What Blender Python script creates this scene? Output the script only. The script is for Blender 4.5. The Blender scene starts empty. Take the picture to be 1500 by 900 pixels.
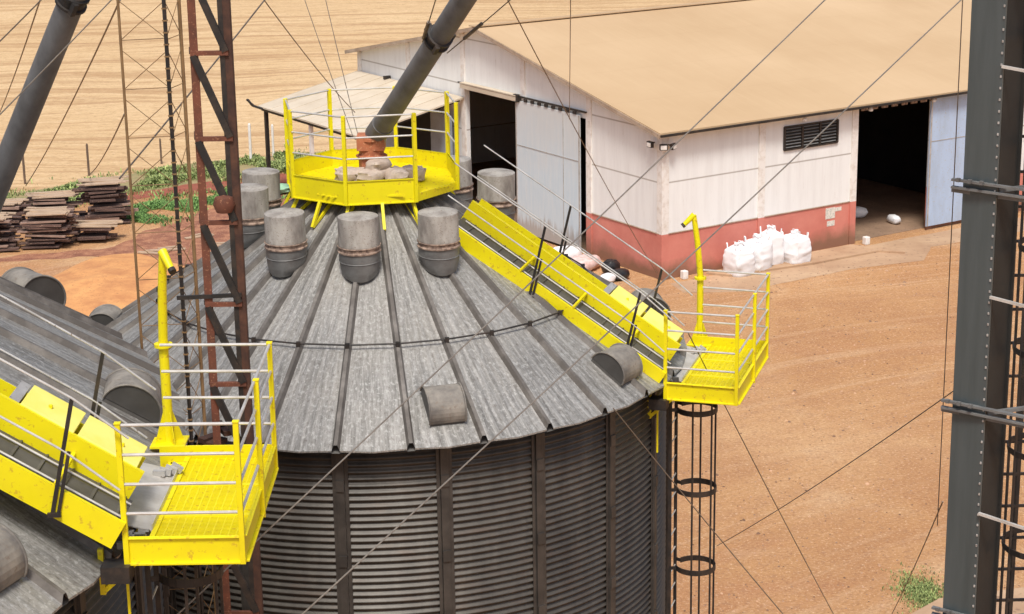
import bpy, math, random
from mathutils import Vector, Matrix, noise
R = math.radians
sin, cos, pi = math.sin, math.cos, math.pi
rnd = random.Random(7)
scene = bpy.context.scene
col = scene.collection

# ------------------------------------------------------------------ materials
def new_mat(name):
    m = bpy.data.materials.new(name); m.use_nodes = True
    nt = m.node_tree; b = nt.nodes['Principled BSDF']
    return m, nt, b

def N(nt, typ, **kw):
    n = nt.nodes.new(typ)
    for k, v in kw.items(): setattr(n, k, v)
    return n

def coords(nt, space='Object', scale=(1, 1, 1), rot=(0, 0, 0)):
    t = N(nt, 'ShaderNodeTexCoord'); mp = N(nt, 'ShaderNodeMapping')
    nt.links.new(t.outputs[space], mp.inputs['Vector'])
    mp.inputs['Scale'].default_value = scale; mp.inputs['Rotation'].default_value = rot
    return mp.outputs['Vector']

def noise_n(nt, vec, scale, detail=6, rough=.6, dist=0.0):
    n = N(nt, 'ShaderNodeTexNoise'); n.inputs['Scale'].default_value = scale
    n.inputs['Detail'].default_value = detail; n.inputs['Roughness'].default_value = rough
    n.inputs['Distortion'].default_value = dist
    nt.links.new(vec, n.inputs['Vector']); return n.outputs['Fac']

def ramp(nt, fac, stops):
    r = N(nt, 'ShaderNodeValToRGB'); e = r.color_ramp.elements
    while len(e) < len(stops): e.new(.5)
    for el, (p, c) in zip(e, stops):
        el.position = p
        if isinstance(c, (int, float)): c = (c, c, c)
        el.color = (*c, 1)
    nt.links.new(fac, r.inputs['Fac']); return r.outputs['Color']

def mix(nt, fac, a, b, mode='MIX'):
    m = N(nt, 'ShaderNodeMix', data_type='RGBA', blend_type=mode)
    for sock, v in ((m.inputs[0], fac), (m.inputs[6], a), (m.inputs[7], b)):
        if isinstance(v, bpy.types.NodeSocket): nt.links.new(v, sock)
        elif isinstance(v, (int, float)): sock.default_value = v
        else: sock.default_value = (*v, 1)
    return m.outputs[2]

def math_n(nt, op, a, b=0.0):
    m = N(nt, 'ShaderNodeMath', operation=op)
    for sock, v in ((m.inputs[0], a), (m.inputs[1], b)):
        if isinstance(v, bpy.types.NodeSocket): nt.links.new(v, sock)
        else: sock.default_value = v
    return m.outputs[0]

def bump(nt, b, h, strength=.3, dist=.02):
    bp = N(nt, 'ShaderNodeBump'); bp.inputs['Strength'].default_value = strength
    bp.inputs['Distance'].default_value = dist
    nt.links.new(h, bp.inputs['Height']); nt.links.new(bp.outputs['Normal'], b.inputs['Normal'])

def sep(nt, vec):
    s = N(nt, 'ShaderNodeSeparateXYZ'); nt.links.new(vec, s.inputs[0]); return s.outputs

def worn(name, base, dirt, scale=3.0, lo=.42, hi=.7, rough=.5, metal=0.0, speck=None, bumpk=.15, streak=(1, 1, 1), spec=.5):
    m, nt, b = new_mat(name)
    v = coords(nt, 'Object', streak)
    f = noise_n(nt, v, scale, 8, .65)
    c = mix(nt, ramp(nt, f, [(lo, 0.0), (hi, 1.0)]), base, dirt)
    if speck:
        f2 = noise_n(nt, coords(nt), scale * 9, 3, .6)
        c = mix(nt, ramp(nt, f2, [(.60, 0.0), (.68, 1.0)]), c, speck)
    nt.links.new(c, b.inputs['Base Color'])
    b.inputs['Roughness'].default_value = rough; b.inputs['Metallic'].default_value = metal
    b.inputs['Specular IOR Level'].default_value = spec
    bump(nt, b, f, bumpk, .01)
    return m

M = {}
M['yellow'] = worn('yellow_paint', (.80, .70, .003), (.70, .57, .008), 1.6, .45, .85, .45, speck=(.60, .43, .02), bumpk=.06)
M['yellow_cover'] = worn('skylit_yellow_cover', (.88, .80, .20), (.84, .73, .10), 2.0, .45, .8, .45, bumpk=.05)  # same yellow paint, paled to put sky brightness into the colour
M['galv_rail'] = worn('galvanised_rail', (.62, .60, .56), (.42, .39, .34), 4, .4, .75, .42, .3)
M['galv_plate'] = worn('galvanised_plate', (.52, .51, .49), (.30, .28, .25), 3, .4, .75, .45, .3, speck=(.2, .15, .11))
M['dark_steel'] = worn('dark_painted_steel', (.020, .018, .017), (.075, .05, .035), 5, .45, .8, .55, .1)
M['rust'] = worn('rusty_steel', (.19, .062, .034), (.085, .036, .022), 4, .35, .7, .8, .1, speck=(.32, .15, .08), bumpk=.4)
M['rust_dark'] = worn('dark_rusty_steel', (.045, .022, .016), (.13, .055, .03), 4, .4, .75, .75, .1, bumpk=.4)
M['mast_steel'] = worn('tan_mast_steel', (.28, .17, .075), (.13, .075, .035), 4, .4, .75, .7, .1)
M['vent_pale'] = worn('dusty_vent_cowl', (.38, .355, .315), (.17, .15, .13), 4, .38, .66, .75, speck=(.19, .14, .11), streak=(1, 1, .3))
M['vent_pink'] = worn('grain_dust_band', (.46, .34, .26), (.16, .11, .085), 9, .38, .58, .9, bumpk=.6)
M['inlet'] = worn('orange_rust_box', (.50, .17, .075), (.30, .10, .05), 4, .35, .7, .8, speck=(.55, .30, .16), bumpk=.4)
M['vent_grey'] = worn('grey_vent_body', (.20, .205, .20), (.11, .105, .10), 3, .4, .7, .55, .2)
M['vent_end'] = worn('vent_end_sheet', (.075, .072, .067), (.05, .047, .043), 3, .4, .7, .5, .2)
M['stiff'] = worn('stiffener_steel', (.045, .041, .037), (.09, .08, .07), 3, .4, .75, .5, .2)
M['vent_dark'] = worn('vent_end_plate', (.105, .10, .092), (.065, .06, .055), 3, .4, .7, .6, .1)
M['vent_hood'] = worn('dusty_vent_hood', (.29, .265, .225), (.13, .12, .108), 2.0, .38, .60, .7, .1, speck=(.20, .165, .13))
M['column'] = worn('grey_green_column_paint', (.098, .118, .122), (.066, .082, .084), 2.6, .3, .75, .38, .25, streak=(3, 3, .25))
M['column_dark'] = worn('column_shaded_face', (.026, .027, .025), (.016, .016, .015), 2, .4, .7, .6, .1)  # column paint darkened to stand for the shade in its recess
M['wire'] = worn('steel_cable', (.12, .095, .075), (.22, .18, .14), 8, .4, .7, .5, .4)
M['wire_mid'] = worn('grey_steel_cable', (.26, .235, .20), (.18, .155, .13), 8, .4, .7, .5, .4)
M['wire_pale'] = worn('pale_steel_cable', (.48, .44, .38), (.30, .26, .22), 8, .4, .7, .5, .3)
M['spout'] = worn('grey_spout_pipe', (.17, .17, .172), (.095, .092, .09), 3.2, .35, .7, .6, .1, streak=(1, 1, .6))
M['white_bag'] = worn('white_woven_bag', (.80, .80, .81), (.64, .635, .64), 3.5, .5, .85, .75, bumpk=.5)
M['pale_sack'] = worn('pale_dusty_sack', (.52, .43, .35), (.30, .22, .17), 4, .4, .7, .85, bumpk=.5)
M['pink_sack'] = worn('pale_pink_sack', (.72, .56, .53), (.55, .35, .30), 4, .4, .7, .8, bumpk=.5)
M['black_bag'] = worn('black_plastic', (.012, .012, .013), (.03, .03, .03), 4, .4, .7, .35)
M['timber_mid'] = worn('pale_board_edges', (.33, .22, .17), (.20, .13, .10), 2.5, .4, .7, .9, bumpk=.5)
M['timber'] = worn('old_boards', (.15, .09, .072), (.045, .026, .022), 2.5, .35, .65, .9, speck=(.4, .28, .2), streak=(.4, 3, 6), bumpk=.5)
M['timber_top'] = worn('bleached_boards', (.50, .37, .25), (.30, .20, .14), 3, .4, .75, .9, streak=(.4, 3, 1), bumpk=.4)
M['post_wood'] = worn('grey_post_wood', (.16, .11, .075), (.09, .06, .045), 5, .4, .7, .9)
M['white_paint'] = worn('white_paint', (.79, .77, .73), (.55, .48, .40), 4, .45, .8, .6)
M['concrete'] = worn('old_concrete', (.45, .36, .27), (.28, .20, .14), 1.2, .35, .7, .9, speck=(.2, .15, .1), bumpk=.5)
M['black_void'] = worn('interior_shade_black', (.018, .017, .016), (.008, .008, .008), 1, .4, .7, .9)  # near-black colour stands in for shade inside the buildings
M['green_tarp'] = worn('light_green_tarp', (.40, .68, .44), (.30, .52, .33), 3, .4, .7, .7)
M['glass_dark'] = worn('dark_glass', (.05, .05, .05), (.09, .09, .09), 4, .4, .7, .15)
M['sign'] = worn('faded_notice', (.74, .70, .63), (.50, .52, .47), 14, .45, .6, .7)

# corrugated wall sheets
def mk_wall():
    m, nt, b = new_mat('weathered_corrugated_sheet')
    v = coords(nt, 'Object', (1, 1, .22)); f = noise_n(nt, v, 2.6, 8, .7)
    c = ramp(nt, f, [(.28, (.045, .040, .034)), (.55, (.085, .077, .065)), (.78, (.135, .123, .104))])
    f2 = noise_n(nt, coords(nt, 'Object', (1, 1, 6)), 2.2, 5, .6)
    c = mix(nt, ramp(nt, f2, [(.52, 0.0), (.75, .55)]), c, (.10, .065, .045))
    nt.links.new(c, b.inputs['Base Color']); b.inputs['Roughness'].default_value = .48; b.inputs['Metallic'].default_value = .25
    bump(nt, b, f, .2, .01)
    return m
M['wall'] = mk_wall()

# roof sheets (uv: across / along the slope in metres)
def mk_roof():
    m, nt, b = new_mat('weathered_galvanised_roof')
    uv = N(nt, 'ShaderNodeUVMap').outputs[0]
    mp = N(nt, 'ShaderNodeMapping'); nt.links.new(uv, mp.inputs[0]); mp.inputs['Scale'].default_value = (5.5, .5, 1)
    f = noise_n(nt, mp.outputs[0], 2.4, 9, .78)
    fl = noise_n(nt, uv, .55, 3, .5)
    sp = noise_n(nt, uv, 16, 4, .75)
    vo = N(nt, 'ShaderNodeTexVoronoi'); vo.inputs['Scale'].default_value = 11; nt.links.new(uv, vo.inputs['Vector'])
    c = ramp(nt, f, [(.32, (.10, .096, .088)), (.47, (.235, .23, .213)), (.64, (.41, .40, .375))])
    c = mix(nt, ramp(nt, fl, [(.44, 0.0), (.68, .55)]), c, (.36, .34, .30))
    c = mix(nt, ramp(nt, sp, [(.54, 0.0), (.63, .55)]), c, (.55, .55, .52))
    c = mix(nt, ramp(nt, sp, [(.32, .75), (.44, 0.0)]), c, (.13, .11, .095))
    c = mix(nt, ramp(nt, vo.outputs['Distance'], [(.05, .5), (.14, 0.0)]), c, (.62, .60, .56))
    nt.links.new(c, b.inputs['Base Color']); b.inputs['Metallic'].default_value = .35
    nt.links.new(ramp(nt, f, [(.3, .62), (.7, .42)]), b.inputs['Roughness'])
    su = sep(nt, uv)[0]; cr_ = math_n(nt, 'SINE', math_n(nt, 'MULTIPLY', su, 2 * pi / .17))
    bump(nt, b, math_n(nt, 'ADD', f, math_n(nt, 'MULTIPLY', cr_, .35)), .5, .012)
    return m
M['roof'] = mk_roof()
M['rib'] = worn('roof_seam_rib', (.12, .108, .095), (.26, .24, .215), 2.6, .45, .75, .6, .3)

def mk_ground():
    m, nt, b = new_mat('packed_orange_earth')
    v = coords(nt)
    big = noise_n(nt, v, .05, 4, .55, .4)
    mid = noise_n(nt, v, .28, 6, .6, .5)
    fine = noise_n(nt, v, 3.6, 8, .8)
    peb = noise_n(nt, v, 11, 5, .85)
    c = ramp(nt, big, [(.30, (.44, .22, .092)), (.50, (.50, .275, .125)), (.70, (.59, .365, .19))])
    c = mix(nt, ramp(nt, mid, [(.38, .38), (.52, 0.0)]), c, (.36, .165, .075))
    c = mix(nt, ramp(nt, mid, [(.56, 0.0), (.72, .45)]), c, (.63, .44, .27))
    # faint wheel tracks sweeping across the yard in broad rings
    o = N(nt, 'ShaderNodeVectorMath', operation='SUBTRACT'); nt.links.new(v, o.inputs[0]); o.inputs[1].default_value = (30, 20, 0)
    ln = N(nt, 'ShaderNodeVectorMath', operation='LENGTH'); nt.links.new(o.outputs[0], ln.inputs[0])
    wob = math_n(nt, 'ADD', ln.outputs['Value'], math_n(nt, 'MULTIPLY', big, 3.0))
    cb = N(nt, 'ShaderNodeCombineXYZ'); nt.links.new(wob, cb.inputs[0]); nt.links.new(math_n(nt, 'MULTIPLY', mid, .5), cb.inputs[1])
    tr = noise_n(nt, cb.outputs[0], 1.9, 5, .55)
    zone = ramp(nt, noise_n(nt, v, .07, 2, .5), [(.36, 0.25), (.54, 1.0)])
    c = mix(nt, math_n(nt, 'MULTIPLY', ramp(nt, tr, [(.54, 0.0), (.62, .36)]), zone), c, (.40, .21, .115))
    c = mix(nt, math_n(nt, 'MULTIPLY', ramp(nt, tr, [(.38, .34), (.46, 0.0)]), zone), c, (.66, .46, .285))
    rp = noise_n(nt, coords(nt, 'Object', (.5, 1.1, 1)), .16, 5, .6)
    c = mix(nt, ramp(nt, rp, [(.57, 0.0), (.70, .6)]), c, (.43, .20, .10))
    c = mix(nt, ramp(nt, fine, [(.38, .6), (.48, 0.0)]), c, (.36, .195, .11))
    c = mix(nt, ramp(nt, fine, [(.55, 0.0), (.70, .5)]), c, (.68, .48, .30))
    c = mix(nt, ramp(nt, peb, [(.37, .8), (.455, 0.0)]), c, (.25, .13, .075))
    c = mix(nt, ramp(nt, peb, [(.555, 0.0), (.64, .7)]), c, (.80, .62, .42))
    nt.links.new(c, b.inputs['Base Color']); b.inputs['Roughness'].default_value = .95
    b.inputs['Specular IOR Level'].default_value = .15
    bump(nt, b, math_n(nt, 'ADD', peb, fine), .7, .05)
    return m
M['ground'] = mk_ground()

def mk_field():
    m, nt, b = new_mat('harvested_field_stubble')
    v = coords(nt, 'Object', (1, 1, 1), (0, 0, R(-4)))
    dn = noise_n(nt, v, .035, 3, .5)
    comb = N(nt, 'ShaderNodeVectorMath', operation='ADD'); nt.links.new(v, comb.inputs[0])
    cx = N(nt, 'ShaderNodeCombineXYZ'); nt.links.new(math_n(nt, 'MULTIPLY', dn, 12.0), cx.inputs[1]); nt.links.new(cx.outputs[0], comb.inputs[1])
    def st(sx, sy, scale, det, ro):
        mp = N(nt, 'ShaderNodeMapping'); nt.links.new(comb.outputs[0], mp.inputs[0]); mp.inputs['Scale'].default_value = (sx, sy, 1)
        return noise_n(nt, mp.outputs[0], scale, det, ro)
    rows = st(.035, 1.0, .55, 4, .55); frow = st(.12, 1.0, 1.5, 6, .75)
    cl = noise_n(nt, coords(nt, 'Object', (1, 2.0, 1)), 1.3, 8, .85)
    gr = noise_n(nt, coords(nt, 'Object', (1, 1.6, 1)), 4.5, 5, .8)
    big = noise_n(nt, v, .03, 3, .5)
    c = ramp(nt, big, [(.35, (.58, .40, .215)), (.65, (.64, .46, .26))])
    c = mix(nt, ramp(nt, rows, [(.51, 0.0), (.58, .6)]), c, (.40, .24, .12))
    c = mix(nt, ramp(nt, frow, [(.53, 0.0), (.62, .55)]), c, (.37, .215, .105))
    c = mix(nt, ramp(nt, frow, [(.36, .45), (.46, 0.0)]), c, (.74, .57, .36))
    c = mix(nt, ramp(nt, cl, [(.53, 0.0), (.61, .65)]), c, (.35, .21, .105))
    c = mix(nt, ramp(nt, cl, [(.36, .55), (.45, 0.0)]), c, (.78, .62, .41))
    c = mix(nt, ramp(nt, gr, [(.54, 0.0), (.63, .6)]), c, (.28, .165, .085))
    nt.links.new(c, b.inputs['Base Color']); b.inputs['Roughness'].default_value = .95
    b.inputs['Specular IOR Level'].default_value = .1
    bump(nt, b, frow, .5, .12)
    return m
M['field'] = mk_field()
M['red_soil'] = worn('red_soil', (.33, .095, .055), (.23, .07, .042), 1.2, .35, .7, .95, speck=(.44, .20, .12), bumpk=1)
M['sand'] = worn('orange_sand', (.68, .34, .125), (.50, .22, .085), 1.1, .38, .66, .95, speck=(.38, .17, .075), bumpk=1)
M['debris'] = worn('red_brown_litter', (.40, .185, .10), (.22, .085, .05), 1.6, .38, .6, .95, speck=(.62, .38, .23), bumpk=1)
M['apron'] = worn('dusty_concrete_apron', (.50, .34, .21), (.36, .22, .13), .5, .35, .7, .92, speck=(.26, .16, .10), bumpk=.5)
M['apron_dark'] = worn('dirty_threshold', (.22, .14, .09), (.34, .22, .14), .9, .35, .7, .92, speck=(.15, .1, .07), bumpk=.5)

def mk_leaf(name, a, b_):
    m, nt, b = new_mat(name)
    g = N(nt, 'ShaderNodeNewGeometry')
    c = ramp(nt, g.outputs['Random Per Island'], [(0.0, a), (.6, b_), (1.0, tuple(min(1, x * 1.9) for x in b_))])
    nt.links.new(c, b.inputs['Base Color']); b.inputs['Roughness'].default_value = .8
    return m
M['grass'] = mk_leaf('field_edge_grass', (.09, .14, .04), (.24, .29, .10))
M['grass_green'] = mk_leaf('lush_grass', (.05, .12, .03), (.15, .27, .075))
M['grass_base'] = worn('grass_ground', (.22, .21, .09), (.38, .28, .14), .9, .35, .65, .95)

def mk_white_wall():
    m, nt, b = new_mat('white_precast_panel')
    v = coords(nt); s = sep(nt, v)
    st = noise_n(nt, coords(nt, 'Object', (1.6, 1.6, .16)), 1.8, 7, .65)
    bl = noise_n(nt, v, .35, 4, .5)
    c = ramp(nt, st, [(.42, (.80, .815, .80)), (.72, (.71, .715, .70))])
    c = mix(nt, ramp(nt, bl, [(.45, 0.0), (.75, .5)]), c, (.83, .84, .82))
    c = mix(nt, ramp(nt, noise_n(nt, coords(nt, 'Object', (2.4, 2.4, .5)), 2.3, 6, .7), [(.60, 0.0), (.70, .38)]), c, (.52, .48, .43))
    # panel joints every 2.05 m up
    zz = math_n(nt, 'FRACT', math_n(nt, 'DIVIDE', math_n(nt, 'ADD', s[2], 2.27), 2.055))
    jt = ramp(nt, zz, [(0.0, .95), (.022, .0), (.978, 0.0), (1.0, .95)])
    c = mix(nt, jt, c, (.30, .26, .22))
    nt.links.new(c, b.inputs['Base Color']); b.inputs['Roughness'].default_value = .75
    bump(nt, b, st, .1, .01)
    return m
M['wall_white'] = mk_white_wall()

def mk_red_wall():
    m, nt, b = new_mat('red_painted_plinth')
    v = coords(nt); s = sep(nt, v)
    f = noise_n(nt, v, .9, 6, .6)
    c = ramp(nt, f, [(.3, (.54, .17, .13)), (.7, (.64, .24, .185))])
    edge = math_n(nt, 'ADD', s[2], math_n(nt, 'MULTIPLY', math_n(nt, 'SUBTRACT', noise_n(nt, v, .55, 5, .6), .5), 1.7))
    c = mix(nt, ramp(nt, edge, [(.22, .9), (.80, 0.0)]), c, (.22, .12, .07))
    nt.links.new(c, b.inputs['Base Color']); b.inputs['Roughness'].default_value = .8
    return m
M['wall_red'] = mk_red_wall()

def mk_blue_door():
    m, nt, b = new_mat('weathered_blue_sheet_door')
    v = coords(nt); s = sep(nt, v)
    st = noise_n(nt, coords(nt, 'Object', (3.0, 3.0, .3)), 2.2, 8, .7)
    c = ramp(nt, st, [(.35, (.52, .64, .72)), (.62, (.60, .69, .74)), (.75, (.50, .53, .54))])
    bl = math_n(nt, 'ADD', s[2], math_n(nt, 'MULTIPLY', noise_n(nt, v, .8, 4, .6), 1.8))
    c = mix(nt, ramp(nt, math_n(nt, 'DIVIDE', bl, 7.0), [(.55, 0.0), (.95, .6)]), c, (.58, .56, .52))
    low = math_n(nt, 'ADD', s[2], math_n(nt, 'MULTIPLY', math_n(nt, 'SUBTRACT', st, .5), 2.2))
    c = mix(nt, ramp(nt, low, [(.55, .75), (1.5, 0.0)]), c, (.36, .31, .26))
    nt.links.new(c, b.inputs['Base Color']); b.inputs['Roughness'].default_value = .6
    bump(nt, b, noise_n(nt, coords(nt, 'Object', (12, 12, .1)), 1, 2, .5), .25, .03)
    return m
M['blue_door'] = mk_blue_door()
M['blue_side'] = worn('blue_painted_sheet_door', (.42, .54, .72), (.34, .41, .50), 1.4, .45, .8, .6, speck=(.40, .42, .44), streak=(1, 1, .3))
M['blue_wall'] = worn('blue_grey_sheet', (.30, .36, .42), (.22, .25, .28), 1, .4, .7, .7)

def mk_tin():
    m, nt, b = new_mat('dust_covered_roof_sheet')
    v = coords(nt, 'UV'); s = sep(nt, v)
    big = noise_n(nt, v, .12, 5, .55)
    st = noise_n(nt, coords(nt, 'UV', (3.5, .25, 1)), 1.0, 7, .65)
    c = ramp(nt, big, [(.3, (.47, .325, .185)), (.7, (.56, .405, .245))])
    c = mix(nt, ramp(nt, st, [(.52, 0.0), (.75, .16)]), c, (.43, .29, .17))
    c = mix(nt, ramp(nt, st, [(.3, .14), (.46, 0.0)]), c, (.62, .46, .28))
    fr = math_n(nt, 'FRACT', math_n(nt, 'DIVIDE', s[1], 3.4))
    c = mix(nt, ramp(nt, fr, [(0.0, .18), (.012, 0.0), (1.0, 0.0)]), c, (.30, .18, .10))
    nt.links.new(c, b.inputs['Base Color']); b.inputs['Roughness'].default_value = .8
    b.inputs['Specular IOR Level'].default_value = .2
    rib = math_n(nt, 'SINE', math_n(nt, 'MULTIPLY', s[0], 2 * pi / .25))
    bump(nt, b, rib, .10, .01)
    return m
M['tin'] = mk_tin()
M['canopy'] = worn('pale_canopy_sheet', (.62, .54, .42), (.50, .42, .31), .5, .35, .7, .8, speck=None)

# ------------------------------------------------------------------ mesh builder
class MB:
    def __init__(s): s.v = []; s.f = []; s.uv = []; s.mi = []
    def add(s, verts, faces, uvs=None, mi=0):
        n = len(s.v); s.v += [tuple(v) for v in verts]
        for k, f in enumerate(faces):
            s.f.append([i + n for i in f]); s.mi.append(mi)
            s.uv.append(uvs[k] if uvs else None)
        return s
    def quad(s, a, b, c, d, uv=None, mi=0): return s.add([a, b, c, d], [(0, 1, 2, 3)], [uv] if uv else None, mi)
    def box(s, c, size, mat=None, mi=0):
        x, y, z = (k / 2 for k in size)
        V = [Vector((i * x, j * y, k * z)) for i in (-1, 1) for j in (-1, 1) for k in (-1, 1)]
        if mat: V = [mat @ v for v in V]
        V = [v + Vector(c) for v in V]
        return s.add(V, [(0, 1, 3, 2), (4, 6, 7, 5), (0, 4, 5, 1), (2, 3, 7, 6), (0, 2, 6, 4), (1, 5, 7, 3)], mi=mi)
    def bar(s, p, q, w, h, up=(0, 0, 1), mi=0):
        p, q = Vector(p), Vector(q); d = (q - p); L = d.length; d.normalize()
        up = Vector(up)
        if abs(d.dot(up)) > .99: up = Vector((1, 0, 0))
        sd = d.cross(up).normalized(); u = sd.cross(d).normalized()
        V = [p + sd * (a * w / 2) + u * (b * h / 2) for a, b in ((-1, -1), (1, -1), (1, 1), (-1, 1))]
        V += [v + d * L for v in V]
        return s.add(V, [(3, 2, 1, 0), (4, 5, 6, 7), (0, 1, 5, 4), (1, 2, 6, 5), (2, 3, 7, 6), (3, 0, 4, 7)], mi=mi)
    def tube(s, pts, r, n=10, cap=True, mi=0):
        pts = [Vector(p) for p in pts]; rs = r if isinstance(r, (list, tuple)) else [r] * len(pts)
        d0 = (pts[1] - pts[0]).normalized(); up = Vector((0, 0, 1)) if abs(d0.z) < .95 else Vector((1, 0, 0))
        V = []; sd = d0.cross(up).normalized()
        for i, p in enumerate(pts):
            a = pts[max(i - 1, 0)]; b = pts[min(i + 1, len(pts) - 1)]; d = (b - a).normalized()
            sd = (sd - d * sd.dot(d)).normalized(); u = sd.cross(d)
            V += [p + (sd * cos(2 * pi * k / n) + u * sin(2 * pi * k / n)) * rs[i] for k in range(n)]
        F = []
        for i in range(len(pts) - 1):
            for k in range(n):
                a = i * n + k; b = i * n + (k + 1) % n; F.append((a, b, b + n, a + n))
        if cap: F.append(tuple(range(n - 1, -1, -1))); F.append(tuple((len(pts) - 1) * n + k for k in range(n)))
        return s.add(V, F, mi=mi)
    def lathe(s, prof, n=24, mat=None, cap=True, off=(0, 0, 0), mi=0):
        V = []
        for r, z in prof: V += [Vector((r * cos(2 * pi * k / n), r * sin(2 * pi * k / n), z)) for k in range(n)]
        if mat: V = [mat @ v for v in V]
        V = [v + Vector(off) for v in V]; F = []
        for i in range(len(prof) - 1):
            for k in range(n):
                a = i * n + k; b = i * n + (k + 1) % n; F.append((a, b, b + n, a + n))
        if cap: F.append(tuple(range(n - 1, -1, -1))); F.append(tuple((len(prof) - 1) * n + k for k in range(n)))
        return s.add(V, F, mi=mi)
    def prism(s, poly, vec, mi=0):
        n = len(poly); vec = Vector(vec); V = [Vector(p) for p in poly]; V += [v + vec for v in V]
        F = [tuple(range(n - 1, -1, -1)), tuple(range(n, 2 * n))] + [(k, (k + 1) % n, (k + 1) % n + n, k + n) for k in range(n)]
        return s.add(V, F, mi=mi)
    def build(s, name, mat, parent=None, loc=(0, 0, 0), rz=0.0, smooth=False, bevel=0.0, label=None):
        me = bpy.data.meshes.new(name); me.from_pydata(s.v, [], s.f)
        for m in (mat if isinstance(mat, (list, tuple)) else [mat]): me.materials.append(m)
        me.polygons.foreach_set('material_index', s.mi)
        if any(u is not None for u in s.uv):
            l = me.uv_layers.new(name='UVMap')
            for p, u in zip(me.polygons, s.uv):
                if u:
                    for li, c in zip(p.loop_indices, u): l.data[li].uv = c
        me.validate(); me.update()
        if smooth:
            me.polygons.foreach_set('use_smooth', [True] * len(me.polygons))
            me.set_sharp_from_angle(angle=R(38))
        o = bpy.data.objects.new(name, me); col.objects.link(o)
        o.location = loc; o.rotation_euler = (0, 0, rz)
        if parent: o.parent = parent
        if bevel:
            b = o.modifiers.new('bevel', 'BEVEL'); b.width = bevel; b.segments = 2; b.limit_method = 'ANGLE'
        if label: o['label'] = label
        return o

def tag(o, label=None, cat=None, group=None, kind=None):
    if label: o['label'] = label
    if cat: o['category'] = cat
    if group: o['group'] = group
    if kind: o['kind'] = kind
    return o
def thing(name, label, cat, loc=(0, 0, 0), rz=0.0, group=None):
    o = bpy.data.objects.new(name, None); col.objects.link(o); o.empty_display_size = .3
    o.location = loc; o.rotation_euler = (0, 0, rz)
    return tag(o, label, cat, group)
def dup(o, parent=None, loc=None, rz=None):
    c = o.copy(); col.objects.link(c)
    if parent: c.parent = parent
    if loc is not None: c.location = loc
    if rz is not None: c.rotation_euler = (0, 0, rz)
    for ch in kids(o): dup(ch, c)
    return c
_k = {}
def kids(o): return [x for x in list(bpy.data.objects) if x.parent == o]

# ------------------------------------------------------------------ ground and setting
def sheet(name, poly, z, mat, kind='structure', label=None):
    mb = MB(); mb.add([(x, y, z) for x, y in poly], [tuple(range(len(poly)))])
    o = mb.build(name, mat); o['kind'] = kind
    return o
def wobble(poly, amp, step):
    out = []
    n = len(poly)
    for i in range(n):
        a = Vector(poly[i]); b = Vector(poly[(i + 1) % n]); L = (b - a).length; k = max(1, int(L / step))
        for j in range(k):
            p = a.lerp(b, j / k)
            w = noise.noise_vector(Vector((p.x * .35, p.y * .35, 3.1))) * amp + noise.noise_vector(Vector((p.x * 1.3, p.y * 1.3, 9.1))) * amp * .4
            out.append((p.x + w.x, p.y + w.y))
    return out

sheet('ground', [(-1500, -600), (1500, -600), (1500, 2500), (-1500, 2500)], 0, M['ground'])
def wob_line(pts, amp, step):
    out = wobble(list(pts) + list(reversed(pts[1:-1])), amp, step); n = sum(max(1, int((Vector(b) - Vector(a)).length / step)) for a, b in zip(pts[:-1], pts[1:]))
    return out[:n]
sheet('field', wob_line([(-90, 60), (-24, 92.3), (-17, 98.4), (-10, 101.6), (4, 103), (160, 105)], .35, 1.2) + [(900, 130), (900, 1800), (-900, 1800), (-900, 60)], .004, M['field'])
sheet('grass_verge', wobble([(-60, 70), (-25.5, 86.5), (-19.5, 91.5), (-13.5, 96.2), (-8, 98.5), (0, 99.5), (0, 103.6), (-10, 102.2), (-17, 99.2), (-24, 93), (-60, 76)], .5, .8), .008, M['grass_base'])
sheet('red_dirt_track', wobble([(-19.5, 90.2), (-15.5, 92.2), (-11, 93.0), (-6, 94), (-6, 98), (-11, 96.4), (-15, 95.0), (-19.2, 92.0)], .8, .4), .014, M['red_soil'])
sheet('littered_soil', wobble([(-22, 79.5), (-17.0, 82.6), (-15.5, 87.0), (-12.5, 91.5), (-8, 92), (-7, 82), (-12, 74), (-14.3, 76.5), (-15.2, 79.6), (-18, 79.8)], 1.1, .35), .005, M['debris'])
sheet('concrete_apron', wobble([(6.2, 74.2), (14.0, 79.2), (26, 86.7), (26, 84.2), (17.6, 79.4), (16.8, 77.2), (13.5, 75.9), (8.8, 72.8), (6.6, 72.9)], .16, .5), .006, M['apron'])

# low spread heap of orange sand between the boards and the silos
def heap():
    mb = MB(); n = 64; rings = 14; V = []; F = []
    for i in range(rings + 1):
        t = i / rings
        for k in range(n):
            a = 2 * pi * k / n
            w = 1 + .18 * noise.noise(Vector((cos(a) * 1.3, sin(a) * 1.3, 2)))
            x, y = 3.0 * t * w * cos(a), 5.2 * t * w * sin(a)
            z = .42 * (1 - t ** 1.5) * (1 + .35 * noise.noise(Vector((x * .8, y * .8, 1)))) + .05 * noise.noise(Vector((x * 3, y * 3, 4))) * (1 - t)
            V.append((x, y, max(z, 0) - .012 * (t > .97)))
    for i in range(rings):
        for k in range(n): a = i * n + k; b = i * n + (k + 1) % n; F.append((a, b, b + n, a + n))
    mb.add(V, F); o = mb.build('sand_heap', M['sand'], loc=(-16.0, 75.0, .01), smooth=True)
    tag(o, 'low spread heap of bright orange sand in front of the board stacks', 'sand', kind='stuff')
heap()

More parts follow.
